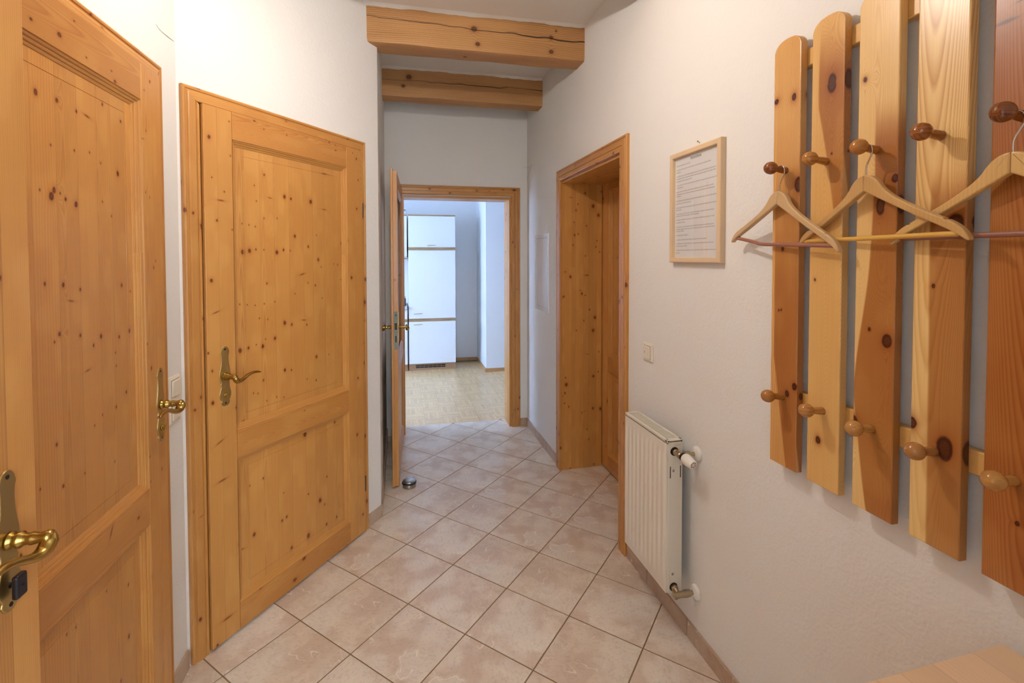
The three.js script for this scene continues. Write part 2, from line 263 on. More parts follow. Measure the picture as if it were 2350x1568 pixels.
// ------------------------------------------------------------------ setting: floor of tiles
const S2 = Math.SQRT1_2, CEIL = 2.808;
const RWX = 0.836, FWZ = -1.308, LWX = -0.348, D1X = -0.984, BWZ = 2.6;
const TD = [0.592, -0.806], ND = [0.806, 0.592];                    // along and out of the slanting wall
const A0 = [-0.4101 - 0.012 * ND[0], 0.0195 - 0.012 * ND[1]];
const onD2 = (x) => [x, A0[1] + (x - A0[0]) / TD[0] * TD[1]];
const C1 = onD2(LWX), C0 = onD2(D1X);
const NZ0 = -0.435, NZ1 = 0.47, NX = 1.1265, KX0 = -0.215, KX1 = 0.692, THR = -1.497;
{
  const poly = [[RWX, BWZ + 0.5], [RWX, NZ1], [NX + 0.06, NZ1], [NX + 0.06, NZ0], [RWX, NZ0], [RWX, FWZ], [KX1, FWZ], [KX1, THR], [KX0, THR], [KX0, FWZ], [LWX, FWZ], C1, C0, [D1X, BWZ + 0.5]];
  const floor = thing('floor', 'beige marbled ceramic floor tiles laid diagonally with brown grout', null, [0, 0, 0], 0, null, 'structure');
  obj('grout', wallUV(prism(poly, -0.12, -0.0022)), M.grout, floor);
  const U = 0.3, J = 0.0026, r = rng(4);
  const toW = (u, v) => [(u + v) * S2 * U, (u - v) * S2 * U];
  const clip = (subject, a, b) => {                                  // keep the left side of a -> b
    const out = [], inside = (p) => (b[0] - a[0]) * (p[1] - a[1]) - (b[1] - a[1]) * (p[0] - a[0]) >= -1e-9;
    subject.forEach((p, i) => { const q = subject[(i + 1) % subject.length], ip = inside(p), iq = inside(q);
      if (ip) out.push(p);
      if (ip !== iq) { const d1 = (b[0] - a[0]) * (p[1] - a[1]) - (b[1] - a[1]) * (p[0] - a[0]), d2 = (b[0] - a[0]) * (q[1] - a[1]) - (b[1] - a[1]) * (q[0] - a[0]), t = d1 / (d1 - d2); out.push([p[0] + (q[0] - p[0]) * t, p[1] + (q[1] - p[1]) * t]); } });
    return out;
  };
  const inv = (x, z) => [(x + z) * S2 / U, (x - z) * S2 / U];
  const area = (p) => p.reduce((s, a, i) => { const b = p[(i + 1) % p.length]; return s + a[0] * b[1] - a[1] * b[0]; }, 0) / 2;
  const uvp = poly.map(([x, z]) => inv(x, z)); if (area(uvp) < 0) uvp.reverse();
  const full = (() => { const h = 0.5 * U - J, s = new THREE.Shape([[-h, -h], [h, -h], [h, h], [-h, h]].map((p) => new THREE.Vector2(...p)));
    const g = new THREE.ExtrudeGeometry(s, { depth: 0.006, bevelEnabled: true, bevelThickness: 0.0012, bevelSize: 0.0012, bevelOffset: -0.0012, bevelSegments: 2 }).rotateX(-Math.PI / 2).translate(0, -0.0072, 0).rotateY(Math.PI / 4);
    return g; })();
  const tuv = (g, rot) => { const p = g.attributes.position, uv = new Float32Array(p.count * 2); for (let i = 0; i < p.count; i++) { const [u, v] = inv(p.getX(i), p.getZ(i)); const q = [[u, v], [v, -u], [-u, -v], [-v, u]][rot]; uv[2 * i] = q[0] + 0.5; uv[2 * i + 1] = q[1] + 0.5; } g.setAttribute('uv', new THREE.BufferAttribute(uv, 2)); return g; };
  const fulls = [0, 1, 2, 3].map((k) => tuv(full.clone(), k));
  for (let i = -12; i < 14; i++) for (let j = -14; j < 12; j++) {
    const e = J / U, sq = [[i + e, j + e], [i + 1 - e, j + e], [i + 1 - e, j + 1 - e], [i + e, j + 1 - e]];
    let p = uvp; for (let k = 0; k < 4; k++) p = clip(p, sq[k], sq[(k + 1) % 4]);
    if (p.length < 3) continue;
    const a = Math.abs(area(p)); if (a < 0.004) continue;
    const m = TILES[Math.floor(r() * 4)], rot = Math.floor(r() * 4), dy = (r() - 0.5) * 0.0006;
    if (a > 0.9999 * (1 - 2 * e) ** 2) { const [x, z] = toW(i + 0.5, j + 0.5); obj('tile', fulls[rot], m, floor).position.set(x, dy, z); } else {
      const w = p.map(([u, v]) => toW(u, v)); const g = prism(w, -0.007, 0); const c = toW(i + 0.5, j + 0.5);
      g.translate(-c[0], 0, -c[1]); tuv(g, rot); obj('tile', g, m, floor).position.set(c[0], dy, c[1]);
    }
  }
}

// ------------------------------------------------------------------ setting: walls, ceiling
const wallsOf = (...g) => wallUV(g.length > 1 ? merge(g) : g[0]);
const NTOP = 1.971, KTOP = 1.965, KB = -4.002, KL = -2.5, KR = 2.2;
struct('wall_right', wallsOf(box(RWX, 1.22, 0, CEIL, NZ1, 3.0), box(RWX, 1.22, 0, CEIL, FWZ - 0.05, NZ0), box(RWX, 1.22, NTOP, CEIL, NZ0, NZ1), box(1.18, 1.3, -0.15, NTOP + 0.02, NZ0 - 0.05, NZ1 + 0.05)), M.wall, 'white rough plaster wall with coat rack and radiator');
struct('wall_far', wallsOf(box(KL - 0.1, KX0, 0, CEIL, -1.5, FWZ), box(KX1, KR + 0.1, 0, CEIL, -1.5, FWZ), box(KX0, KX1, KTOP, CEIL, -1.5, FWZ)), M.wall, 'white wall at the end of the hall round the kitchen doorway');
struct('wall_left', wallsOf(prism([C1, [LWX, FWZ - 0.02], [-0.5, FWZ - 0.02], [-0.5, C1[1]]], 0, CEIL)), M.wall, 'short white wall behind the open kitchen door');
struct('wall_slanting', wallsOf(prism([C0, C1, [-0.5, C1[1]], [-1.2, C0[1] - 0.1], [-1.2, C0[1]]], 0, CEIL)), M.wall, 'white slanting wall holding the second pine door');
struct('wall_left_near', wallsOf(box(D1X - 0.2, D1X, 0, CEIL, C0[1], 3.0)), M.wall, 'white wall holding the first pine door');
struct('wall_entrance', wallsOf(box(D1X, -0.80, 0, CEIL, BWZ, BWZ + 0.28), box(0.12, RWX, 0, CEIL, BWZ, BWZ + 0.28), box(-0.80, 0.12, 2.03, CEIL, BWZ, BWZ + 0.28)), M.wall, 'white wall with the entrance doorway behind the viewpoint');
struct('wall_landing', wallsOf(box(-1.3, -1.2, 0, CEIL, 2.88, 5.0), box(1.2, 1.3, 0, CEIL, 2.88, 5.0), box(-1.3, -0.95, 0, CEIL, 5.0, 5.1), box(0.95, 1.3, 0, CEIL, 5.0, 5.1), box(-0.95, 0.95, 0, 0.4, 5.0, 5.1), box(-0.95, 0.95, 2.6, CEIL, 5.0, 5.1), box(-1.3, D1X, 0, CEIL, 2.8, 2.9), box(RWX, 1.3, 0, CEIL, 2.8, 2.9)), M.wall, 'white stair landing walls outside the entrance door');
{
  const w = thing('window_2', 'white window of the stair landing behind the viewpoint', null, [0, 0, 5.05], 0, null, 'structure');
  obj('frame', [box(-0.95, 0.95, 0.4, 0.46, -0.03, 0.03, 0.004), box(-0.95, 0.95, 2.54, 2.6, -0.03, 0.03, 0.004), box(-0.95, -0.89, 0.4, 2.6, -0.03, 0.03, 0.004), box(0.89, 0.95, 0.4, 2.6, -0.03, 0.03, 0.004), box(-0.05, 0.05, 0.4, 2.6, -0.03, 0.03, 0.004)], M.white, w);
  for (const [a, b] of [[-0.89, -0.05], [0.05, 0.89]]) obj('pane', box(a, b, 0.46, 2.54, -0.002, 0.002), M.glass, w);
  const cur = new THREE.MeshPhysicalMaterial({ color: new THREE.Color().setRGB(1.0, 0.80, 0.56), roughness: 1, transmission: 0.9, thickness: 0 });
  const g = new THREE.PlaneGeometry(2.1, 2.4, 90, 1), p = g.attributes.position; for (let i = 0; i < p.count; i++) p.setZ(i, 0.022 * Math.sin(p.getX(i) * 42)); g.computeVertexNormals();
  tag(obj('curtain', g.translate(0, 1.5, 4.93), cur), 'cream curtain before the landing window behind the viewpoint', 'curtain');
}
struct('floor_landing', wallsOf(box(-1.3, 1.3, -0.12, -0.001, 3.1, 5.1)), M.grout, 'landing floor outside the entrance door');
struct('ceiling', wallsOf(box(KL - 0.2, KR + 0.2, CEIL, CEIL + 0.15, KB - 0.2, 5.1)), M.ceiling, 'white plastered ceiling between exposed beams');

// skirting made of cut tiles
{
  const g = thing('baseboard_hall', 'low skirting of cut beige floor tiles along the walls', null, [0, 0, 0], 0, null, 'structure');
  const run = (a, b, n, from = 0) => {                              // pieces between two floor points, standing out along n
    const L = Math.hypot(b[0] - a[0], b[1] - a[1]), d = [(b[0] - a[0]) / L, (b[1] - a[1]) / L]; let s = from;
    while (s < L - 0.004) { const s0 = Math.max(0, s), e = Math.min(L, s + 0.2985), m = (s0 + e) / 2;
      const p = new RoundedBoxGeometry(e - s0 - 0.0025, 0.066, 0.009, 2, 0.0015);
      const o = obj('skirting_tile', grain(p, 'x', 0.3, 0.3, [noise(s * 9, a[0] * 5), noise(a[1] * 5, s * 7)]), M.skirting, g);
      o.position.set(a[0] + d[0] * m + n[0] * 0.0046, 0.0325, a[1] + d[1] * m + n[1] * 0.0046); o.rotation.y = -Math.atan2(d[1], d[0]); s += 0.301; }
  };
  run([RWX, 0.556], [RWX, BWZ], [-1, 0], -0.11); run([RWX, FWZ], [RWX, -0.505], [-1, 0], -0.02); run([0.772, FWZ], [RWX, FWZ], [0, 1]);
  run([LWX, FWZ], [LWX, C1[1]], [1, 0]); run([A0[0] + 0.004 * TD[0], A0[1] + 0.004 * TD[1]], C1, ND); run([D1X, C0[1] + 0.002], [D1X, 0.915], [1, 0]);
}

// ------------------------------------------------------------------ doors
const caseProfile = (w) => [[0, 0], [0, 0.013], [0.002, 0.016], [0.006, 0.018], [0.011, 0.017], [0.013, 0.0135], [0.017, 0.0135], [0.019, 0.0165], [0.024, 0.018], ...(w > 0.055 ? [[0.045, 0.018], [0.0465, 0.0145], [0.0485, 0.0145], [0.050, 0.018]] : []), [w - 0.004, 0.018], [w - 0.001, 0.0165], [w, 0.013], [w, -0.004]];
function casing(parent, x0, x1, top, widths = [0.074, 0.074, 0.074], shift = 0) {
  mitred(x0, x1, 0, top, widths.map(caseProfile), true).forEach((s, i) => obj('casing', scaleUV(s, 0.30, 2.1, [0.03 + 0.31 * i + shift, 0.2 * i + shift]), M.casing, parent));
}
const MOULD = [[0, 0], [0.0008, -0.0028], [0.0035, -0.0035], [0.0065, -0.0056], [0.0072, -0.0082], [0.0105, -0.0090], [0.0138, -0.0112], [0.0145, -0.0138], [0.0180, -0.0145], [0.0215, -0.0166], [0.0225, -0.0185], [0.025, -0.0185]];
// a leaf in its own frame: x from the left edge, z = 0 at the front face
function leaf(parent, o) {
  const { W, H = 1.996, map, rail, glazed, both } = o, y0 = 0.012, st = 0.112, T = 0.04, off = o.off ?? 0;
  const uv = (g) => grain(g, 'y', DW, DH, [off, -y0 / DH]);
  // stiles: the front lip is wider than the body behind it
  const lip = 0.0135;
  obj('stile', uv(merge([box(0, st, y0, y0 + H, -0.015, 0, 0.003), box(lip, st, y0, y0 + H - lip, -T, -0.014, 0.0015)])), map, parent);
  obj('stile', uv(merge([box(W - st, W, y0, y0 + H, -0.015, 0, 0.003), box(W - st, W - lip, y0, y0 + H - lip, -T, -0.014, 0.0015)])), map, parent);
  const rails = [[0, 0.103, 0], [0.673, 0.778, 0.125 / 0.36], [1.892, H, 0.245 / 0.36]];
  rails.forEach(([a, b, c], i) => obj('rail', grain(merge([box(st, W - st, y0 + a, y0 + b, -0.015, -0.0002, 0.0006), box(st, W - st, y0 + a, y0 + b - (i === 2 ? lip : 0), -T, -0.014, 0.0006)]), 'x', 0.36, 0.9, [c - (y0 + a) / 0.36, 0]), rail, parent));
  const field = (a, b, glass, name) => {
    const m4 = mitred(st, W - st, y0 + a, y0 + b, MOULD);
    obj('moulding', m4.map((s, i) => scaleUV(s, 0.30, 2.1, [0.23 * i + a, 0.3])), M.plain, parent);
    if (both || glass) obj('moulding', mitred(st, W - st, y0 + a, y0 + b, MOULD.map(([d, z]) => [d, Math.max(z, -0.0125)])).map((s, i) => { s.scale(1, 1, -1); s.translate(0, 0, -T); const q = s.attributes.position; for (let k = 0; k < q.count; k += 3) { const t = [q.getX(k), q.getY(k), q.getZ(k)]; q.setXYZ(k, q.getX(k + 1), q.getY(k + 1), q.getZ(k + 1)); q.setXYZ(k + 1, ...t); } s.computeVertexNormals(); return scaleUV(s, 0.30, 2.1, [0.23 * i, 0.3]); }), M.plain, parent);
    const X0 = st + 0.022, X1 = W - st - 0.022, Y0 = y0 + a + 0.022, Y1 = y0 + b - 0.022;
    if (glass) { obj('pane', box(X0, X1, Y0, Y1, -0.0205, -0.0185), M.glass, parent); return; }
    const front = mitred(X0, X1, Y0, Y1, [[0, -0.0182], [0.030, -0.0182], [0.0306, -0.0194], [0.0316, -0.0194], [0.0324, -0.0178]]);
    const c = new THREE.PlaneGeometry(X1 - X0 - 0.0648, Y1 - Y0 - 0.0648).translate((X0 + X1) / 2, (Y0 + Y1) / 2, -0.0178);
    obj(name, uv(merge([...front, c.toNonIndexed(), box(X0 - 0.004, X1 + 0.004, Y0 - 0.004, Y1 + 0.004, -0.0275, -0.0200)])), map, parent);
  };
  field(0.778, 1.892, glazed, 'panel'); field(0.103, 0.673, false, 'panel');
}
const plateShape = (() => {
  const half = [[0, 0.112], [0.0075, 0.1095], [0.0135, 0.103], [0.0165, 0.095], [0.0185, 0.089], [0.0155, 0.083], [0.0145, 0.070], [0.0150, 0.052], [0.0175, 0.034], [0.0215, 0.016], [0.0225, 0.003], [0.0205, -0.009], [0.0165, -0.022], [0.0185, -0.031], [0.0165, -0.039], [0.0190, -0.049], [0.0225, -0.060], [0.0235, -0.071], [0.0205, -0.083], [0.0160, -0.091], [0.0175, -0.098], [0.0130, -0.1065], [0.007, -0.111], [0, -0.112]];
  const s = new THREE.Shape(); s.moveTo(0, 0.112); s.splineThru(half.slice(1).map((p) => new THREE.Vector2(...p))); s.splineThru(half.slice(0, -1).reverse().map(([x, y]) => new THREE.Vector2(-x, y))); return s;
})();
function handle(parent, x, y, dir, lower = 'turn', z = 0, flip = 1) {  // dir: +1 lever to the right, -1 to the left
  const h = sub('door_handle', parent, [x, y, z]); if (flip < 0) h.rotation.y = Math.PI;
  obj('backplate', new THREE.ExtrudeGeometry(plateShape, { depth: 0.0015, bevelEnabled: true, bevelThickness: 0.0018, bevelSize: 0.0018, bevelOffset: -0.0018, bevelSegments: 3, curveSegments: 40 }), M.brassPlate, h);
  obj('spindle', aim(lathe([[0, 0], [0.0135, 0], [0.0135, 0.004], [0.0105, 0.006], [0.0105, 0.010], [0.0125, 0.013], [0.0125, 0.017], [0.0095, 0.020], [0.0085, 0.027], [0.0100, 0.030], [0.0095, 0.034], [0.0080, 0.040], [0.0092, 0.047], [0.0105, 0.051], [0.0100, 0.056], [0.0060, 0.060], [0, 0.061]]), [0, 0, 0.003], [0, 0, 1]), M.brass, h);
  const pts = [[-0.003, 0.006, 0.054], [0.001, -0.005, 0.057], [0.010, -0.0150, 0.056], [0.023, -0.0170, 0.054], [0.039, -0.0125, 0.052], [0.057, -0.0045, 0.050], [0.078, 0.0005, 0.049], [0.098, -0.0005, 0.049], [0.114, -0.0045, 0.049]].map(([a, b, c]) => [a * dir, b, c]);
  obj('lever', sweep(pts, [0.006, 0.0098, 0.0098, 0.0080, 0.0066, 0.0060, 0.0056, 0.0046, 0.0025], 1.25, 14, 60), M.brass, h);
  for (const yy of [0.101, -0.101]) obj('screw', aim(lathe([[0, 0], [0.0036, 0], [0.0036, 0.0008], [0.0025, 0.0014], [0, 0.0015]], 16), [0, yy, 0.0030], [0, 0, 1]), M.dark, h);
  if (lower === 'turn') { obj('thumb_turn', [aim(lathe([[0, 0], [0.0085, 0], [0.0085, 0.003], [0.007, 0.0045], [0, 0.005]]), [0, -0.071, 0.003], [0, 0, 1]), box(-0.0022, 0.0022, -0.079, -0.063, 0.006, 0.015, 0.0015)], M.brass, h); }
  else { obj('keyhole', aim(lathe([[0, 0], [0.0045, 0], [0.0045, 0.0006], [0, 0.0006]], 14), [0, -0.071, 0.0032], [0, 0, 1]), M.dark, h);
    if (lower === 'key') { obj('key', [cyl(0.0025, 0.0025, [0, -0.071, 0.003], [0, -0.071, 0.022], 10), box(-0.011, 0.011, -0.091, -0.054, 0.010, 0.020, 0.004)], M.black, h); } }
  return h;
}
function hinge(parent, x, y, z) { obj('hinge', [cyl(0.0062, 0.0062, [x, y - 0.036, z], [x, y + 0.036, z], 14), cyl(0.0048, 0.0048, [x, y + 0.036, z], [x, y + 0.040, z], 12), cyl(0.0048, 0.0048, [x, y - 0.040, z], [x, y - 0.036, z], 12)], M.hinge, parent); }

{ // second door, in the slanting wall
  const yaw = Math.atan2(ND[0], ND[1]), CW = 0.943;
  const d = thing('door_2', 'closed pine door in the slanting wall, brass lever at its left edge', 'door', [A0[0] - TD[0] * CW, 0, A0[1] - TD[1] * CW], yaw, null, 'structure');
  casing(d, 0, CW, 2.061, [0.061, 0.0505, 0.041]);
  leafInto(d, 0.0635, 0.0285, { W: 0.836, map: M.second, rail: M.railSecond });
  rebate(d, 0.0635, 0.0635 + 0.836, 2.008);
  handle(d, 0.0635 + 0.0655, 1.013, 1, 'turn', 0.0285);
  for (const y of [1.70, 0.262]) hinge(d, 0.0635 + 0.836 + 0.005, y, 0.024);
}
function rebate(d, x0, x1, top) {                     // the frame behind the gap round a closed leaf
  for (const [a, b, c, e] of [[x0 - 0.006, x0 + 0.02, 0, top + 0.006], [x1 - 0.02, x1 + 0.006, 0, top + 0.006], [x0, x1, top - 0.02, top + 0.006]]) obj('rebate', grain(box(a, b, c, e, -0.004, 0.003), b - a > 0.1 ? 'x' : 'y', 0.3, 2.1), M.plain, d);
}
function leafInto(d, x, z, o) {                      // builds the leaf parts straight under the door, moved to x, z
  const before = d.children.length; leaf(d, o);
  for (const c of d.children.slice(before)) c.position.set(x, 0, z);
}
{ // first door, in the near left wall
  const CW = 0.943, z1 = 0.917;
  const d = thing('door_1', 'closed pine door nearest on the left wall, brass lever at its right edge', 'door', [D1X, 0, z1 + CW], Math.PI / 2, null, 'structure');
  casing(d, 0, CW, 2.061, [0.041, 0.0505, 0.061], 0.4);
  leafInto(d, CW - 0.0635 - 0.835, 0.037, { W: 0.835, map: M.first, rail: M.railFirst });
  rebate(d, CW - 0.0635 - 0.835, CW - 0.0635, 2.008);
  handle(d, CW - 0.0635 - 0.0405, 1.013, -1, 'turn', 0.037);
}
{ // entrance door leaf, standing open along the left wall beside the viewpoint
  const d = thing('door_3', 'open pine entrance door leaf cut off by the left picture edge, key in its lock', 'door', [-0.84, 0, 1.69 + 0.86], Math.PI / 2, null, 'structure');
  leaf(d, { W: 0.86, map: M.other, rail: M.railSecond, off: 0.23, both: true });
  handle(d, 0.86 - 0.064, 1.013, -1, 'key');
}
{ // door in the niche of the right wall
  const d = thing('door_4', 'pine door set back in a wood-lined niche of the right wall', 'door', [NX + 0.004, 0, NZ0 + 0.004], -Math.PI / 2, null, 'structure');
  leaf(d, { W: 0.897, H: 1.95, map: M.other, rail: M.railFirst, off: 0.57 });
  handle(d, 0.897 - 0.066, 1.013, -1, 'turn');
  const c = thing('trim_1', 'pine casing and deep wood lining round the niche in the right wall', null, [RWX, 0, -0.486], -Math.PI / 2, null, 'structure');
  casing(c, 0, 1.034, 2.043, undefined, 0.7);
  const D = NX - RWX;
  const l = (g, ax) => grain(g, ax, 0.6, 2.1, [0.13, 0]);
  // jambs as boards side by side, and the head
  const n = 3;
  for (let i = 0; i < n; i++) { const a = -D + (D - 0.0) / n * i, b = a + D / n - 0.0006;
    obj('jamb_board', grain(box(0.047, 0.072, 0, 1.972, a, b, 0.0012), 'y', 0.6, 2.1, [0.21 * i, 0.17 * i]), M.lining, c);
    obj('jamb_board', grain(box(0.961, 0.986, 0, 1.972, a, b, 0.0012), 'y', 0.6, 2.1, [0.37 + 0.21 * i, 0.4 * i]), M.lining, c);
    obj('head_board', grain(box(0.072, 0.961, 1.952, 1.976, a, b, 0.0012), 'x', 0.6, 2.1, [0.31 + 0.13 * i, 0.1 + 0.3 * i]), M.lining, c); }
}
{ // kitchen door: casing on the hall side, lining, leaf swung open along the left wall
  const c = thing('trim_2', 'pine casing and lining of the kitchen doorway', null, [-0.292, 0, FWZ], 0, null, 'structure');
  casing(c, 0, 1.063, 2.046, undefined, 1.3);
  obj('jamb', grain(box(0.074, 0.094, 0, KTOP, -0.19, 0.004, 0.001), 'y', 0.3, 2.1, [0.3, 0.1]), M.board, c);
  obj('jamb', grain(box(0.969, 0.989, 0, KTOP, -0.19, 0.004, 0.001), 'y', 0.3, 2.1, [0.3, 0.5]), M.board, c);
  obj('head', grain(box(0.094, 0.969, KTOP - 0.02, KTOP, -0.19, 0.004, 0.001), 'x', 0.3, 2.1, [0.6, 0.3]), M.board, c);
  const d = thing('door_5', 'narrow edge of the pine kitchen door standing wide open', 'door', [-0.250, 0, -1.312], -Math.PI / 2 - 0.043, null, 'structure');
  leaf(d, { W: 0.925, map: M.other, rail: M.railSecond, off: 0.11, glazed: true, both: true });
  handle(d, 0.925 - 0.066, 1.013, -1, 'key0', 0);
  handle(d, 0.925 - 0.066, 1.013, 1, 'key0', -0.04, -1);
  obj('lock_plate', box(0.9108, 0.9122, 0.879, 1.118, -0.0375, -0.0175, 0.0005), new THREE.MeshStandardMaterial({ color: 0x6f7a74, metalness: 0.8, roughness: 0.5 }), d);
  obj('latch', [box(0.912, 0.920, 1.005, 1.045, -0.034, -0.021, 0.001), box(0.912, 0.9128, 0.925, 0.965, -0.032, -0.023, 0.0003), box(0.912, 0.9128, 1.09, 1.10, -0.031, -0.024, 0.0003)], M.dark, d);
  for (const y of [1.70, 0.262]) hinge(d, -0.004, y, 0.0);
}

// ------------------------------------------------------------------ beams
function beamTex(seed, knots, crack) {
  const A = hex(0xc4925c), B = hex(0x94643a), W = 480, H = 1500, len = 1.35, hgt = 0.40, r = rng(seed), p = r() * 40;
  const disp = new Float32Array(W * H), core = new Float32Array(W * H), halo = new Float32Array(W * H);
  for (const [kx, ky, kr] of knots) for (let j = 0; j < H; j++) for (let i = 0; i < W; i++) {
    const dx = i / W * hgt - kx, dy = j / H * len - ky; if (Math.abs(dx) > kr * 6 || Math.abs(dy) > kr * 10) continue;
    const d = Math.hypot(dx / kr, dy / (kr * 1.15)), q = i + j * W; core[q] = Math.max(core[q], (1 - sstep(0.8, 1.1, d)) * (0.7 + 0.3 * sstep(0.5, 0.8, d))); halo[q] = Math.max(halo[q], Math.exp(-Math.max(0, d - 1) * 1.6) * 0.5);
    disp[q] += kr * 2.6 * Math.tanh(dx / kr * 1.2) * Math.exp(-Math.abs(dy) / (kr * 2.6)) * Math.exp(-Math.abs(dx) / (kr * 2.6));
  }
  return dataTex(W, H, (i, j) => {
    const x = i / W * hgt, y = j / H * len, q = i + j * W;
    const u = x + disp[q] + (noise(x * 8 + p, y * 2) - 0.5) * 0.03 + (noise(x * 30, y * 1.2 + p) - 0.5) * 0.006, ring = u * 95 + p, fr = ring - Math.floor(ring);
    let c = mix3(A, B, clamp(0.75 * Math.pow(fr, 3) * (0.4 + noise(x * 20, y * 2 + p)) + 0.5 * (fbm(x * 12 + p, y * 3, 3) - 0.35) + (noise(x * 300, y * 6) - 0.5) * 0.22));
    c = mix3(c, hex(0x8a4c1e), halo[q]); c = mix3(c, hex(0x4a2f1c), core[q] * (0.7 + 0.3 * noise(x * 500, y * 500)));
    const t = y / len, cx = crack[0] + (crack[1] - crack[0]) * t + (noise(y * 14, p) - 0.5) * 0.010, wd = 0.0008 + 0.0019 * noise(y * 5 + 3, p + 9) * (0.4 + t);
    c = mix3(c, [0.07, 0.035, 0.02], 1 - sstep(wd * 0.6, wd * 1.3, Math.abs(x - cx)));
    const c2 = cx + 0.006 + (noise(y * 22, p + 20) - 0.5) * 0.006; c = mix3(c, [0.25, 0.13, 0.06], 0.6 * (1 - sstep(0.0004, 0.0011, Math.abs(x - c2))) * sstep(0.4, 0.6, noise(y * 9, p + 40)));
    return c;
  });
}
function beam(name, label, z0, z1, y0, x0, x1, tex, seed) {
  const b = thing(name, label, 'beam', [0, 0, 0], 0);
  // a hewn beam: box with slightly uneven arrises
  const g = new THREE.BoxGeometry(x1 - x0, CEIL + 0.02 - y0, z1 - z0, 60, 10, 8).translate((x0 + x1) / 2, (CEIL + 0.02 + y0) / 2, (z0 + z1) / 2), p = g.attributes.position;
  for (let i = 0; i < p.count; i++) { const x = p.getX(i), y = p.getY(i), z = p.getZ(i); const n1 = (noise(x * 9 + seed, y * 11) - 0.5) * 0.005, n2 = (noise(x * 7 + seed + 30, z * 12) - 0.5) * 0.006; const zz = z > (z0 + z1) / 2 ? 1 : -1, edge = y < y0 + 0.001 && Math.abs(z - (zz > 0 ? z1 : z0)) < 0.001; p.setXYZ(i, x, y + (y < y0 + 0.02 ? n2 + (edge ? 0.004 : 0) : 0), z + n1 * zz - (edge ? 0.004 * zz : 0)); }
  g.computeVertexNormals();
  const q = g.toNonIndexed(), pp = q.attributes.position, uv = new Float32Array(pp.count * 2), s0 = seed * 0.37;
  const a = new THREE.Vector3(), b3 = new THREE.Vector3(), c3 = new THREE.Vector3(), n = new THREE.Vector3();
  for (let i = 0; i < pp.count; i += 3) { // the face towards the entrance takes one half of the sheet, the other faces the rest
    a.fromBufferAttribute(pp, i); b3.fromBufferAttribute(pp, i + 1); c3.fromBufferAttribute(pp, i + 2); n.copy(b3).sub(a).cross(c3.clone().sub(a)).normalize();
    [a, b3, c3].forEach((v, k) => { uv[2 * (i + k)] = n.z > 0.5 ? (v.y - y0) / 0.4 : n.y < -0.5 ? 0.53 + (z1 - v.z) / 0.4 : (v.y - y0) / 0.4 + 0.53; uv[2 * (i + k) + 1] = (v.x - x0) / 1.35; });
  }
  q.setAttribute('uv', new THREE.BufferAttribute(uv, 2));
  obj('timber', q, woodMat(tex, { roughness: 0.6 }), b);
  // ragged plaster where the ceiling meets the timber
  const pos = [], N = 70, wave = (t) => CEIL - 0.004 - 0.010 * noise(t * 9 + seed, 3) - 0.004 * noise(t * 41 + seed, 8);
  for (let i = 0; i < N; i++) { const t = i / N, u = (i + 1) / N, xa = x0 + (x1 - x0) * t, xb = x0 + (x1 - x0) * u, ya = wave(t * (x1 - x0)), yb = wave(u * (x1 - x0)); pos.push(xa, ya, z1 + 0.0005, xb, yb, z1 + 0.0005, xb, yb + 0.002, z1 + 0.006, xa, ya, z1 + 0.0005, xb, yb + 0.002, z1 + 0.006, xa, ya + 0.002, z1 + 0.006, xa, ya + 0.002, z1 + 0.006, xb, yb + 0.002, z1 + 0.006, xb, CEIL + 0.001, z1 + 0.022, xa, ya + 0.002, z1 + 0.006, xb, CEIL + 0.001, z1 + 0.022, xa, CEIL + 0.001, z1 + 0.022); }
  const pg = new THREE.BufferGeometry(); pg.setAttribute('position', new THREE.Float32BufferAttribute(pos, 3)); pg.computeVertexNormals(); obj('plaster_edge', wallUV(pg), M.ceiling, b);
  return b;
}
beam('ceiling_beam', 'nearest full ceiling beam, a long crack and dark knots on its pine face', -0.163, -0.017, 2.607, -0.46, 0.85, beamTex(3, [[0.122, 0.64, 0.014], [0.040, 0.66, 0.011], [0.118, 1.09, 0.010], [0.036, 1.09, 0.011], [0.158, 1.12, 0.005], [0.30, 0.60, 0.008]], [0.135, 0.105]), 2);
beam('ceiling_beam', 'farther ceiling beam over the kitchen doorway, darker and shaded by the first', -1.000, -0.858, 2.604, -0.36, 0.85, beamTex(6, [[0.142, 0.20, 0.016], [0.075, 0.16, 0.011]], [0.115, 0.118]), 7);
beam('ceiling_beam', 'ceiling beam just above the top picture edge, its end touching the right wall', 0.676, 0.825, 2.607, -1.0, 0.85, beamTex(9, [], [0.1, 0.12]), 11);
beam('ceiling_beam', 'ceiling beam above the viewpoint near the entrance', 1.53, 1.68, 2.607, -1.0, 0.85, beamTex(9, [], [0.1, 0.12]), 15);

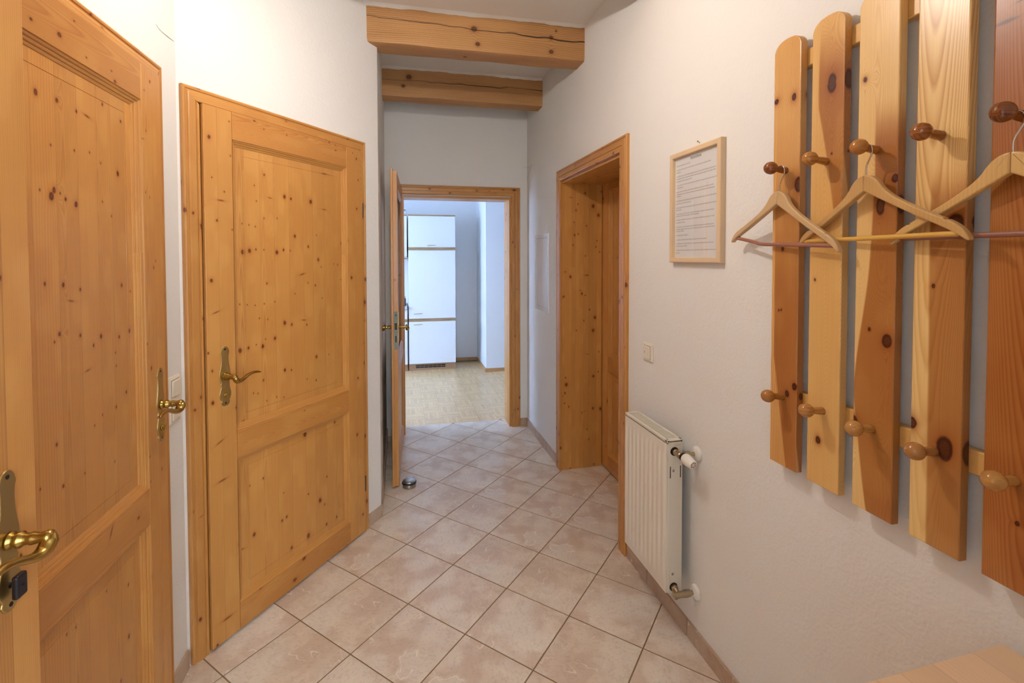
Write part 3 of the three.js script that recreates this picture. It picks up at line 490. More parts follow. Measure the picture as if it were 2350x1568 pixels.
// ------------------------------------------------------------------ kitchen beyond the doorway
{
  struct('wall_kitchen_back', wallsOf(box(KL - 0.1, KR + 0.1, 0, CEIL, KB - 0.1, KB)), M.kitchenWall, 'pale wall at the back of the kitchen');
  struct('wall_kitchen_right', wallsOf(box(KR, KR + 0.1, 0, CEIL, KB, -1.5)), M.kitchenWall, 'kitchen side wall to the right, out of view');
  struct('wall_kitchen_pillar', wallsOf(box(0.832, 1.6, 0, CEIL, KB, -3.276)), M.kitchenWall, 'white chimney breast in the kitchen right of the cabinet');
  const wz0 = -2.80, wz1 = -1.56, wy0 = 0.35, wy1 = 2.50;
  struct('wall_kitchen_left', wallsOf(box(KL - 0.2, KL, 0, CEIL, KB, wz0), box(KL - 0.2, KL, 0, CEIL, wz1, -1.5), box(KL - 0.2, KL, 0, wy0, wz0, wz1), box(KL - 0.2, KL, wy1, CEIL, wz0, wz1)), M.kitchenWall, 'kitchen window wall to the left, out of view');
  const w = thing('window_1', 'white two-casement kitchen window, out of view to the left', null, [KL - 0.12, 0, 0], 0, null, 'structure');
  const zm = (wz0 + wz1) / 2;
  obj('frame', [box(-0.03, 0.03, wy0, wy0 + 0.06, wz0, wz1, 0.004), box(-0.03, 0.03, wy1 - 0.06, wy1, wz0, wz1, 0.004), box(-0.03, 0.03, wy0, wy1, wz0, wz0 + 0.06, 0.004), box(-0.03, 0.03, wy0, wy1, wz1 - 0.06, wz1, 0.004), box(-0.03, 0.03, wy0, wy1, zm - 0.05, zm + 0.05, 0.004)], M.white, w);
  for (const [a, b] of [[wz0 + 0.06, zm - 0.05], [zm + 0.05, wz1 - 0.06]]) obj('pane', box(-0.002, 0.002, wy0 + 0.06, wy1 - 0.06, a, b), M.glass, w);
  // mosaic parquet: squares of thin fingers, turned by turns
  const fing = (seed) => dataTex(256, 256, (x, y) => { const k = Math.floor(x / 256 * 6), r = noise(k * 13.7 + seed, seed * 3.1), fx = x / 256 * 6 - k, e = Math.min(fx, 1 - fx) < 0.02 ? 0.72 : 1; const g = noise(x * 0.7 + k * 40, y * 0.03 + seed) * 0.10 + noise(x * 0.2, y * 0.012 + k * 9) * 0.08, t = (0.94 + 0.10 * r - g) * e; return [0.95 * t, 0.79 * t, 0.58 * t]; });
  const PM = [1, 2, 3, 4].map((s) => new THREE.MeshPhysicalMaterial({ map: fing(s * 5.3), roughness: 0.27 }));
  const f = thing('floor_kitchen', 'pale mosaic parquet floor of the kitchen', null, [0, 0, 0], 0, null, 'structure');
  obj('subfloor', wallUV(box(KL - 0.1, KR + 0.1, -0.12, -0.0025, KB - 0.1, THR)), M.grout, f);
  const q = 0.16, r = rng(31), sq = new RoundedBoxGeometry(q - 0.0007, 0.009, q - 0.0007, 1, 0.0004).translate(0, -0.0045, 0);
  { const p = sq.attributes.position, uv = new Float32Array(p.count * 2); for (let i = 0; i < p.count; i++) { uv[2 * i] = p.getX(i) / q + 0.5; uv[2 * i + 1] = p.getZ(i) / q + 0.5; } sq.setAttribute('uv', new THREE.BufferAttribute(uv, 2)); }
  const rest = [];
  for (let i = -18; i < 14; i++) for (let j = 0; j < 16; j++) {
    const x = KX0 + 0.03 + (i + 0.5) * q, z = THR - (j + 0.5) * q, m = PM[Math.floor(r() * 4)], turn = (i + j) & 1 ? Math.PI / 2 : 0;
    if (x < KL || x > KR || z - q / 2 < KB) continue;
    if (i >= -2 && i < 9) { const o = obj('parquet_square', sq, m, f); o.position.set(x, (r() - 0.5) * 0.0003, z); o.rotation.y = turn + (r() < 0.5 ? Math.PI : 0); } else rest.push(sq.clone().rotateY(turn).translate(x, 0, z));
  }
  const o = obj('parquet_field', rest, PM[1], f); o.userData.kind = 'stuff';
  const kb = thing('baseboard_kitchen', 'thin brown wooden skirting round the kitchen wall', null, [0, 0, 0], 0, null, 'structure');
  const kbm = woodMat(wood({ a: 0xb98a5c, b: 0x8e6238, w: 0.1, h: 0.8, seed: 91, staves: [0.2, 0.3], n: 500 }));
  obj('strip', grain(box(-0.2, 0.832, 0, 0.045, KB, KB + 0.014, 0.003), 'x', 0.1, 0.8), kbm, kb);
  obj('strip', grain(box(0.818, 0.832, 0, 0.045, KB + 0.014, -3.262, 0.003), 'z', 0.1, 0.8), kbm, kb);
  obj('strip', grain(box(0.832, 1.6, 0, 0.045, -3.276, -3.262, 0.003), 'x', 0.1, 0.8), kbm, kb);

  // tall white cabinet with wooden grip strips
  const lam = new THREE.MeshStandardMaterial({ color: 0xeaecef, roughness: 0.38 }), lamSide = new THREE.MeshStandardMaterial({ color: 0xd9d8d6, roughness: 0.5 });
  const strip = woodMat(wood({ a: 0xa8835a, b: 0x7b5a36, w: 0.1, h: 0.8, seed: 92, staves: [0.2, 0.3], n: 500 }));
  const cab = (name, label, X0, X1, ZF, kids) => { const c = thing(name, label, 'cabinet', [0, 0, 0]); kids(c, X0, X1, ZF); return c; };
  const door = (c, x0, x1, y0, y1, zf, hx, hy) => { const d = obj('door', box(x0 + 0.0015, x1 - 0.0015, y0, y1, zf - 0.019, zf, 0.0015), lam, c); if (hx !== undefined) obj('handle', [sweep([[hx - 0.055, hy - 0.003, zf + 0.024], [hx - 0.02, hy, zf + 0.027], [hx + 0.02, hy + 0.001, zf + 0.027], [hx + 0.055, hy + 0.002, zf + 0.024]], [0.0035, 0.0045, 0.0045, 0.0035], 1, 8, 14), cyl(0.004, 0.004, [hx - 0.04, hy - 0.002, zf], [hx - 0.04, hy - 0.002, zf + 0.025], 8), cyl(0.004, 0.004, [hx + 0.04, hy + 0.001, zf], [hx + 0.04, hy + 0.001, zf + 0.025], 8)], M.nickel, d); return d; };
  const grip = (c, x0, x1, y, zf) => { obj('grip_strip', grain(box(x0, x1, y + 0.006, y + 0.020, zf - 0.018, zf - 0.001, 0.002), 'x', 0.1, 0.8), strip, c); obj('grip_strip', grain(box(x0, x1, y - 0.016, y - 0.002, zf - 0.018, zf - 0.001, 0.002), 'x', 0.1, 0.8), strip, c); };
  cab('tall_cabinet', 'tall white kitchen cabinet with brown strips and a vented plinth', -0.126, 0.473, -3.51, (c, x0, x1, zf) => {
    obj('carcass', box(x0, x1, 0.09, 2.0, zf - 0.485, zf - 0.02, 0.001), lamSide, c);
    door(c, x0, x1, 0.092, 0.634, zf, x0 + 0.115, 0.600); door(c, x0, x1, 0.674, 1.548, zf, x0 + 0.115, 0.738); door(c, x0, x1, 1.588, 1.986, zf, x0 + 0.29, 1.612);
    grip(c, x0, x1, 0.652, zf); grip(c, x0, x1, 1.566, zf);
    obj('top_strip', grain(box(x0, x1, 1.988, 2.002, zf - 0.05, zf, 0.002), 'x', 0.1, 0.8), strip, c);
    const pl = new THREE.MeshStandardMaterial({ color: 0xa98364, roughness: 0.5 });
    obj('plinth', box(x0, x1, 0, 0.088, zf - 0.08, zf - 0.045, 0.001), pl, c);
    const v = obj('vent_grille', box(x0 + 0.085, x0 + 0.465, 0.026, 0.070, zf - 0.046, zf - 0.043, 0.0005), M.black, c);
    for (let k = 0; k < 3; k++) obj('vent_bar', box(x0 + 0.083, x0 + 0.467, 0.0245 + 0.021 * k, 0.0285 + 0.021 * k, zf - 0.045, zf - 0.040, 0.0005), pl, v);
    for (let k = 0; k < 8; k++) obj('vent_bar', box(x0 + 0.083 + 0.0546 * k, x0 + 0.0855 + 0.0546 * k, 0.026, 0.070, zf - 0.045, zf - 0.0405, 0.0005), pl, v);
  });
  cab('base_cabinet', 'white base cabinet left of the tall kitchen cabinet, mostly hidden', -0.742, -0.142, -3.50, (c, x0, x1, zf) => {
    obj('carcass', box(x0, x1, 0.09, 0.79, zf - 0.49, zf - 0.02, 0.001), lamSide, c);
    door(c, x0, x1, 0.092, 0.634, zf); door(c, x0, x1, 0.674, 0.785, zf); grip(c, x0, x1, 0.652, zf);
    obj('plinth', box(x0, x1, 0, 0.088, zf - 0.08, zf - 0.045, 0.001), new THREE.MeshStandardMaterial({ color: 0xa98364, roughness: 0.5 }), c);
  });
  const speck = dataTex(256, 256, (x, y) => { const n = noise(x * 0.35, y * 0.35), t = n > 0.78 ? 0.35 : n < 0.2 ? 0.95 : 0.72; return [t, t, t * 1.02]; });
  tag(obj('worktop', wallUV(box(-0.742, -0.142, 0.792, 0.83, KB, -3.47, 0.004), 4), new THREE.MeshStandardMaterial({ map: speck, roughness: 0.35 })), 'grey speckled worktop on the base cabinet', 'worktop');
  cab('wall_cabinet', 'white wall cabinet hanging left of the tall kitchen cabinet', -0.742, -0.142, -3.53, (c, x0, x1, zf) => {
    obj('carcass', box(x0, x1, 1.45, 2.0, KB, zf - 0.02, 0.001), lamSide, c); door(c, x0, x1, 1.472, 1.986, zf);
    obj('light_rail', grain(box(x0, x1, 1.435, 1.452, zf - 0.03, zf, 0.002), 'x', 0.1, 0.8), strip, c);
    obj('top_strip', grain(box(x0, x1, 1.988, 2.002, zf - 0.05, zf, 0.002), 'x', 0.1, 0.8), strip, c);
  });
  const jar = thing('glass_jar', 'small glass jar on top of the kitchen wall cabinet', 'jar', [-0.175, 2.0025, -3.60]);
  obj('body', lathe([[0, 0], [0.026, 0], [0.028, 0.004], [0.028, 0.042], [0.021, 0.052], [0.021, 0.058], [0.019, 0.058], [0.019, 0.052], [0.0255, 0.041], [0.0255, 0.005], [0, 0.004]]), M.glass, jar);
  obj('lid', lathe([[0, 0.058], [0.022, 0.058], [0.022, 0.068], [0.020, 0.070], [0, 0.070]]), M.steel, jar);
  const mill = thing('pepper_mill', 'dark mill standing on the speckled worktop', 'mill', [-0.178, 0.831, -3.66]);
  obj('body', lathe([[0, 0], [0.024, 0], [0.025, 0.01], [0.019, 0.04], [0.021, 0.08], [0.016, 0.095], [0, 0.095]]), new THREE.MeshStandardMaterial({ color: 0x4a4248, roughness: 0.4 }), mill);
  obj('knob', lathe([[0, 0.095], [0.014, 0.096], [0.018, 0.106], [0.012, 0.12], [0, 0.123]]), M.steel, mill);
}

// ------------------------------------------------------------------ coat rack
const slatKnots = [
  [[12, 1010, 9, 0.8], [72, 1005, 8], [90, 770, 14, 1.5], [40, 600, 5], [30, 430, 3], [38, 432, 3], [62, 205, 8], [86, 230, 9]],
  [[60, 1000, 14, 1.6], [36, 115, 8], [62, 830, 3], [20, 520, 3]],
  [[18, 978, 5], [58, 690, 11, 1.7], [78, 395, 13], [38, 415, 4], [4, 195, 12], [88, 745, 8]],
  [[76, 640, 17, 1.1], [66, 205, 17, 1.35], [6, 236, 10], [40, 520, 4]],
  [[20, 985, -9], [40, 1012, -4], [52, 120, 4], [10, 180, 4], [74, 640, 5]],
];
const hearts = [
  (x, y, n) => sstep(0.010, 0.016, x + (n(y * 3, 1) - 0.5) * 0.012 - Math.max(0, 0.30 - y) * 0.16) * (0.12 + 0.62 * sstep(0.95, 0.45, y)),
  (x, y, n) => 0.75 * sstep(0.0, 0.006, x - (0.022 + 0.16 * Math.max(0, 0.95 - y) + (n(y * 5, 3) - 0.5) * 0.01)) * sstep(0.66, 0.70, y) * sstep(1.16, 1.02, y),
  (x, y, n) => 0.9 * sstep(0.0, 0.005, x - (0.030 + (n(y * 3.5, 5) - 0.5) * 0.03 - Math.max(0, 0.75 - y) * 0.06 + Math.max(0, 0.26 - y) * 0.25)) * sstep(0.93, 0.82, y),
  (x, y, n) => 0.8 * sstep(0.0, 0.006, x - (0.034 + (n(y * 3.2, 8) - 0.5) * 0.018)) * sstep(0.76, 0.66, y),
  (x, y, n) => 0.72 + 0.2 * (n(x * 30, y * 2) - 0.5),
];
{
  const z0s = [1.486, 1.6115, 1.7385, 1.8655, 1.992], SW = 0.0915, YB = 0.876, YT = 2.047, XF = 0.794, XB = 0.8155, FL = [[0.35, 0.3], [0.5, 0.5], [0.6, 0.5], [0.45, 0.6], [0.4, 0.6]];
  const rack = thing('coat_rack', 'wall coat rack of upright knotty pine slats with turned pegs', 'coat rack');
  z0s.forEach((z0, i) => {
    const tex = wood({ a: [0xe4b470, 0xe8bc76, 0xeec988, 0xeec988, 0xdaa05c][i], b: [0xb06c30, 0xb2702f, 0xb87838, 0xb87838, 0xa8622c][i], w: 0.096, h: 1.18, n: 1500, seed: 100 + i * 7, staves: [0.2, 0.21], flat: 1, cath: [160, 300, 300, 300, 300][i], up: [9, 13, 11, -9, -12][i], contrast: [0.75, 0.8, 0.8, 0.6, 0.75][i], swell: 1.05, swirl: 2.4, tone: 0.02, knots: slatKnots[i], knot: 0x40180c, halo: 0x8f4a1e, heart: hearts[i] });
    const s = new THREE.Shape(); const w = SW, R = 0.0915;
    s.moveTo(-w / 2, YB); s.lineTo(w / 2, YB); s.lineTo(w / 2, YT - 0.030); s.quadraticCurveTo(w / 2 - 0.002, YT - 0.012, w / 4, YT - 0.003); s.quadraticCurveTo(0, YT + 0.003, -w / 4, YT - 0.003); s.quadraticCurveTo(-w / 2 + 0.002, YT - 0.012, -w / 2, YT - 0.030); s.closePath();
    const g = new THREE.ExtrudeGeometry(s, { depth: XB - XF - 0.006, bevelEnabled: true, bevelThickness: 0.003, bevelSize: 0.003, bevelOffset: -0.003, bevelSegments: 3, curveSegments: 14 }).translate(0, 0, 0.003);
    grain(g, 'y', 0.096, 1.18, [0.5, -YB / 1.18]);
    // shape x -> +z of the room, depth -> +x (into the wall)
    const h = g.index ? g.toNonIndexed() : g; const m = obj('slat', gAfter(h), woodMat(tex, { roughness: 0.3 }), rack);
    m.position.set(XF, 0, z0 + SW / 2);
  });
  function gAfter(g) { const h = grain(g, 'y', 0.096, 1.18, [0.5, -YB / 1.18]); h.applyMatrix4(new THREE.Matrix4().set(0, 0, 1, 0, 0, 1, 0, 0, 1, 0, 0, 0, 0, 0, 0, 1)); const p = h.attributes.position, u = h.attributes.uv, n = h.attributes.normal; for (let i = 0; i < p.count; i += 3) for (const [A, k] of [[p, 3], [u, 2], [n, 3]]) for (let c = 0; c < k; c++) { const a = A.array[(i + 1) * k + c]; A.array[(i + 1) * k + c] = A.array[(i + 2) * k + c]; A.array[(i + 2) * k + c] = a; } return h; }
  const railM = woodMat(wood({ a: 0xe4b56c, b: 0xc58c48, w: 0.06, h: 0.8, n: 1000, seed: 150, staves: [0.1, 0.12], contrast: 0.4 }));
  for (const [a, b] of [[1.956, 2.001], [1.044, 1.090]]) obj('rail', grain(box(XB, RWX, a, b, 1.50, 2.115, 0.003), 'z', 0.06, 0.8), railM, rack);
  const pegTones = [[0x8a4a20, 0x5a260e], [0xb87a38, 0x8a5220], [0xb87a38, 0x8a5220], [0x9a5c2a, 0x6b3613], [0x8a4e20, 0x5c2c10], [0xc08444, 0x9a6028], [0xbc8446, 0x935c28], [0xc49050, 0x9c6830], [0xb87e46, 0x8c5626], [0xc08a48, 0x9c6630]];
  const pegG = lathe([[0, -0.004], [0.0092, -0.004], [0.0092, 0.010], [0.0082, 0.024], [0.0086, 0.032], [0.0118, 0.0355], [0.0148, 0.0395], [0.0168, 0.0445], [0.0172, 0.049], [0.0163, 0.0545], [0.0136, 0.0598], [0.0090, 0.0640], [0.0045, 0.0658], [0, 0.0663]], 30);
  for (const [row, y] of [[0, 1.692], [1, 1.071]]) z0s.forEach((z0, i) => {
    const t = pegTones[row * 5 + i], m = woodMat(wood({ a: t[0], b: t[1], w: 0.08, h: 0.09, n: 2200, seed: 170 + row * 5 + i, staves: [0.2, 0.3], flat: 0.5, contrast: 0.9, cath: 3000 }), { roughness: 0.14, specularIntensity: 1 });
    const g = grain(aim(pegG.clone(), [0, 0, 0], [-1, 0.10, 0]), 'x', 0.08, 0.09, [0.4, 0.9]); const p = obj('peg', smooth(g, pegG, [-1, 0.10, 0]), m, rack); p.position.set(XF, y - 0.002, z0 + SW / 2);
  });
}
function smooth(g, src, dir) { // keeps the lathe's smooth normals after grain() split the faces
  const n = aim(src.clone(), [0, 0, 0], dir).toNonIndexed(); g.setAttribute('normal', n.attributes.normal); return g;
}

// ------------------------------------------------------------------ coat hangers
{
  const hw = 0.222, arm = () => { const s = new THREE.Shape();
    s.moveTo(0, 0.036); s.bezierCurveTo(0.014, 0.037, 0.030, 0.028, 0.042, 0.006); s.bezierCurveTo(0.056, -0.016, 0.090, -0.040, 0.160, -0.078); s.lineTo(0.176, -0.086); s.quadraticCurveTo(0.178, -0.093, 0.183, -0.090); s.bezierCurveTo(0.200, -0.099, 0.216, -0.114, 0.2215, -0.132); s.quadraticCurveTo(0.221, -0.139, 0.214, -0.134); s.bezierCurveTo(0.190, -0.112, 0.150, -0.094, 0.110, -0.070); s.bezierCurveTo(0.070, -0.046, 0.030, -0.022, 0, -0.004); s.closePath(); return s; };
  const make = (label, at, turn, roll, barTone, woodTone, seed, kink) => {
    const h = thing('coat_hanger', label, 'coat hanger', at, turn, 'wooden hangers on the coat rack'); h.rotation.order = 'YXZ'; h.rotation.z = roll;
    const m = woodMat(wood({ a: woodTone[0], b: woodTone[1], w: 0.3, h: 0.3, n: 900, seed, staves: [0.3, 0.4], contrast: 0.25, flat: 0 }), { roughness: 0.32 });
    const base = new THREE.ExtrudeGeometry(arm(), { depth: 0.007, bevelEnabled: true, bevelThickness: 0.0035, bevelSize: 0.0035, bevelOffset: -0.0035, bevelSegments: 4, curveSegments: 20 }).translate(0, 0, -0.0035).scale(0.95, 0.87, 1).rotateY(0.04);
    for (const s of [1, -1]) { const g = base.clone(); if (s < 0) g.scale(-1, 1, 1); const q = grain(g, 'y', 0.3, 0.3, [s * 0.2, 0.1]); if (s < 0) { for (const [k, w] of [['position', 3], ['normal', 3], ['uv', 2]]) { const A = q.attributes[k].array; for (let i = 0; i < q.attributes.position.count; i += 3) for (let c = 0; c < w; c++) { const t = A[(i + 1) * w + c]; A[(i + 1) * w + c] = A[(i + 2) * w + c]; A[(i + 2) * w + c] = t; } } } obj('arm', q, m, h); }
    obj('hook', sweep([[0, 0.026, 0], [0, 0.048, 0], [0.002, 0.055, 0], [0.010, 0.069, 0], [0.0145, 0.080, 0], [0.0115, 0.0935, 0], [0.000, 0.0995, 0], [-0.010, 0.094, 0], [-0.0135, 0.084, 0]], [0.0016, 0.0016], 1, 8, 50), M.chrome, h);
    const y = -0.1055, zb = -0.0075, b = kink ? [[-0.189, y + 0.002, zb], [-0.10, y - 0.006, zb], [-0.075, y - 0.010, zb], [0.02, y - 0.006, zb], [0.189, y + 0.001, zb]] : [[-0.189, y, zb], [0, y, zb], [0.189, y, zb]];
    obj('bar', sweep(b, [0.0052, 0.0052], 1, 12, 30), new THREE.MeshStandardMaterial({ color: barTone, roughness: 0.45 }), h);
    return h;
  };
  // local x lies along the wall to the right (+z), turned a little out from it; the hook's bend hangs over a peg's neck
  const T = -Math.PI / 2;
  make('leftmost wooden hanger with a reddish bar bent near its left end', [0.770, 1.601, 1.5335], T - 0.10, -0.085, 0xa06a58, [0xd4b080, 0xb98c56], 201, true);
  make('middle wooden hanger with a straight yellow bar, hanging from the third peg', [0.764, 1.601, 1.786], T - 0.12, 0.004, 0xd9a94e, [0xcba065, 0xa9783e], 202, false);
  make('wooden hanger cut off by the right picture edge, with a dark reddish bar', [0.768, 1.598, 2.039], T - 0.03, 0.0, 0x94604e, [0xcba468, 0xab7e46], 203, false);
}

// ------------------------------------------------------------------ radiator
{
  const x0 = 0.728, x1 = 0.796, y0 = 0.190, y1 = 0.772, z0 = 0.722, z1 = 1.058;
  const R = thing('radiator', 'small white ribbed panel radiator on the right wall', 'radiator');
  const enamel = new THREE.MeshPhysicalMaterial({ color: 0xe4ddd0, roughness: 0.3 });
  // ribbed front
  const nz = 150, ny = 60, g = new THREE.PlaneGeometry(z1 - z0 - 0.004, y1 - y0 - 0.020, nz, ny), p = g.attributes.position;
  for (let i = 0; i < p.count; i++) { const a = p.getX(i), b = p.getY(i), hw = (z1 - z0 - 0.004) / 2, hh = (y1 - y0 - 0.020) / 2; const k = (a + hw) / 0.0333, f = Math.abs((k % 1) - 0.5) * 2, edge = sstep(0, 0.012, hw - Math.abs(a)) ; const v = sstep(0.0, 0.03, hh - 0.024 - Math.abs(b)); p.setZ(i, 0.0035 * (1 - sstep(0.25, 0.75, f)) * v * edge - 0.003 * (1 - edge)); }
  g.computeVertexNormals();
  const fr = g; fr.rotateY(-Math.PI / 2).translate(x0, (y0 + y1 - 0.004) / 2, (z0 + z1) / 2);
  obj('front_panel', [fr, box(x0 + 0.002, x0 + 0.012, y0, y1 - 0.016, z0 + 0.002, z1 - 0.002, 0.003)], enamel, R);
  obj('side_cover', [box(x0 + 0.012, x1, y0, y1 - 0.004, z1 - 0.003, z1, 0.001), box(x0 + 0.010, x0 + 0.014, y0 + 0.002, y1 - 0.010, z1 - 0.006, z1 - 0.001, 0.001)], enamel, R);
  obj('side_cover', box(x0 + 0.012, x1, y0, y1 - 0.004, z0, z0 + 0.003, 0.001), enamel, R);
  obj('back_panel', box(x1 - 0.006, x1, y0, y1 - 0.012, z0 + 0.003, z1 - 0.003, 0.001), enamel, R);
  obj('inside', box(x0 + 0.016, x1 - 0.008, y0 + 0.03, y1 - 0.018, z0 + 0.005, z1 - 0.005, 0.002), M.dark, R);
  const bars = [box(x0 + 0.004, x0 + 0.014, y1 - 0.012, y1, z0, z1, 0.0025), box(x1 - 0.010, x1, y1 - 0.012, y1, z0, z1, 0.0025), box(x0 + 0.004, x1, y1 - 0.010, y1, z0, z0 + 0.012, 0.002), box(x0 + 0.004, x1, y1 - 0.010, y1, z1 - 0.018, z1, 0.002)];
  for (let z = z0 + 0.020; z < z1 - 0.022; z += 0.0108) bars.push(box(x0 + 0.010, x1 - 0.006, y1 - 0.006, y1 - 0.0005, z, z + 0.0050, 0.001));
  obj('top_grille', bars, enamel, R);
  for (const y of [0.655, 0.262]) obj('screw', aim(lathe([[0, 0], [0.005, 0], [0.005, 0.001], [0.003, 0.0025], [0, 0.003]], 16), [0.758, y, z1], [0, 0, 1]), M.steel, R);
  for (const b of [box(x0 + 0.016, x0 + 0.0195, 0.628, 0.672, z1 - 0.001, z1 + 0.0004), box(x1 - 0.010, x1 - 0.0065, 0.628, 0.672, z1 - 0.001, z1 + 0.0004)]) obj('slot', b, M.black, R);
  const hx = 0.762;
  for (const y of [0.728, 0.212]) obj('connection_hole', aim(lathe([[0, 0], [0.0165, 0], [0.0165, 0.0006], [0, 0.0006]], 24), [hx, y, z1 - 0.0001], [0, 0, 1]), M.black, R);
  const v = sub('valve', R);
  obj('union_nut', [aim(lathe([[0.006, 0], [0.013, 0], [0.013, 0.010], [0.011, 0.012], [0.0075, 0.012]], 6), [hx, 0.728, z1 + 0.001], [0, 0, 1]), cyl(0.010, 0.010, [hx, 0.728, z1 + 0.012], [hx, 0.728, z1 + 0.030])], M.nickel, v);
  obj('body', [new THREE.SphereGeometry(0.0125, 20, 14).translate(hx, 0.728, z1 + 0.036), cyl(0.010, 0.010, [hx, 0.728, z1 + 0.036], [0.800, 0.728, z1 + 0.036]), cyl(0.0125, 0.0125, [0.786, 0.728, z1 + 0.036], [0.803, 0.728, z1 + 0.036], 6), cyl(0.0075, 0.0075, [0.80, 0.728, z1 + 0.036], [RWX - 0.001, 0.728, z1 + 0.036])], M.nickel, v);
  obj('collar', aim(lathe([[0, 0], [0.012, 0], [0.0165, 0.004], [0.0165, 0.014], [0.013, 0.016], [0, 0.016]]), [hx + 0.004, 0.728, z1 + 0.044], [0.05, -0.12, 1]), M.black, v);
  obj('thermostat_head', aim(lathe([[0, 0], [0.0165, 0], [0.0190, 0.003], [0.0200, 0.012], [0.0190, 0.030], [0.0165, 0.045], [0.0130, 0.050], [0.0125, 0.049], [0, 0.0485]], 36), [hx + 0.005, 0.7265, z1 + 0.058], [0.05, -0.12, 1]), M.white, v);
  const marks = []; for (let k = 0; k < 6; k++) { const a = k / 6 * 6.283 + 0.3; marks.push(box(-0.001, 0.001, 0, 0.0006, -0.003, 0.003).rotateY(a + 0.8).translate(Math.cos(a) * 0.0085, 0.0486, Math.sin(a) * 0.0085)); }
  obj('dial_mark', aim(merge(marks), [hx + 0.005, 0.7265, z1 + 0.058], [0.05, -0.12, 1]), M.dark, v);
  const ros = (y, z) => aim(lathe([[0.008, 0.016], [0.012, 0.014], [0.022, 0.011], [0.0262, 0.007], [0.027, 0]], 36), [RWX - 0.0006, y, z], [-1, 0, 0]);
  obj('wall_rosette', ros(0.728, z1 + 0.036), M.white, v);
  const w = sub('lockshield', R);
  obj('union_nut', [aim(lathe([[0.006, 0], [0.0135, 0], [0.0135, 0.012], [0.011, 0.014], [0.0075, 0.014]], 6), [hx, 0.212, z1 + 0.001], [0, 0, 1]), cyl(0.0095, 0.0085, [hx, 0.212, z1 + 0.014], [hx, 0.207, z1 + 0.032])], M.nickel, w);
  obj('body', [cyl(0.0115, 0.0115, [0.742, 0.205, z1 + 0.034], [0.790, 0.205, z1 + 0.034]), cyl(0.0135, 0.0135, [0.744, 0.205, z1 + 0.034], [0.751, 0.205, z1 + 0.034]), cyl(0.0135, 0.0135, [0.784, 0.205, z1 + 0.034], [0.800, 0.205, z1 + 0.034], 6), cyl(0.012, 0.012, [0.80, 0.205, z1 + 0.034], [0.808, 0.205, z1 + 0.034]), cyl(0.0075, 0.0075, [0.806, 0.205, z1 + 0.034], [RWX - 0.001, 0.205, z1 + 0.034])], M.nickel, w);
  obj('wall_rosette', ros(0.205, z1 + 0.034), M.white, w);
  for (const b of [box(x1 - 0.001, RWX - 0.001, 0.62, 0.64, z0 + 0.06, z0 + 0.09), box(x1 - 0.001, RWX - 0.001, 0.30, 0.32, z0 + 0.06, z0 + 0.09), box(x1 - 0.001, RWX - 0.001, 0.62, 0.64, z1 - 0.10, z1 - 0.07)]) obj('bracket', b, enamel, R);
}

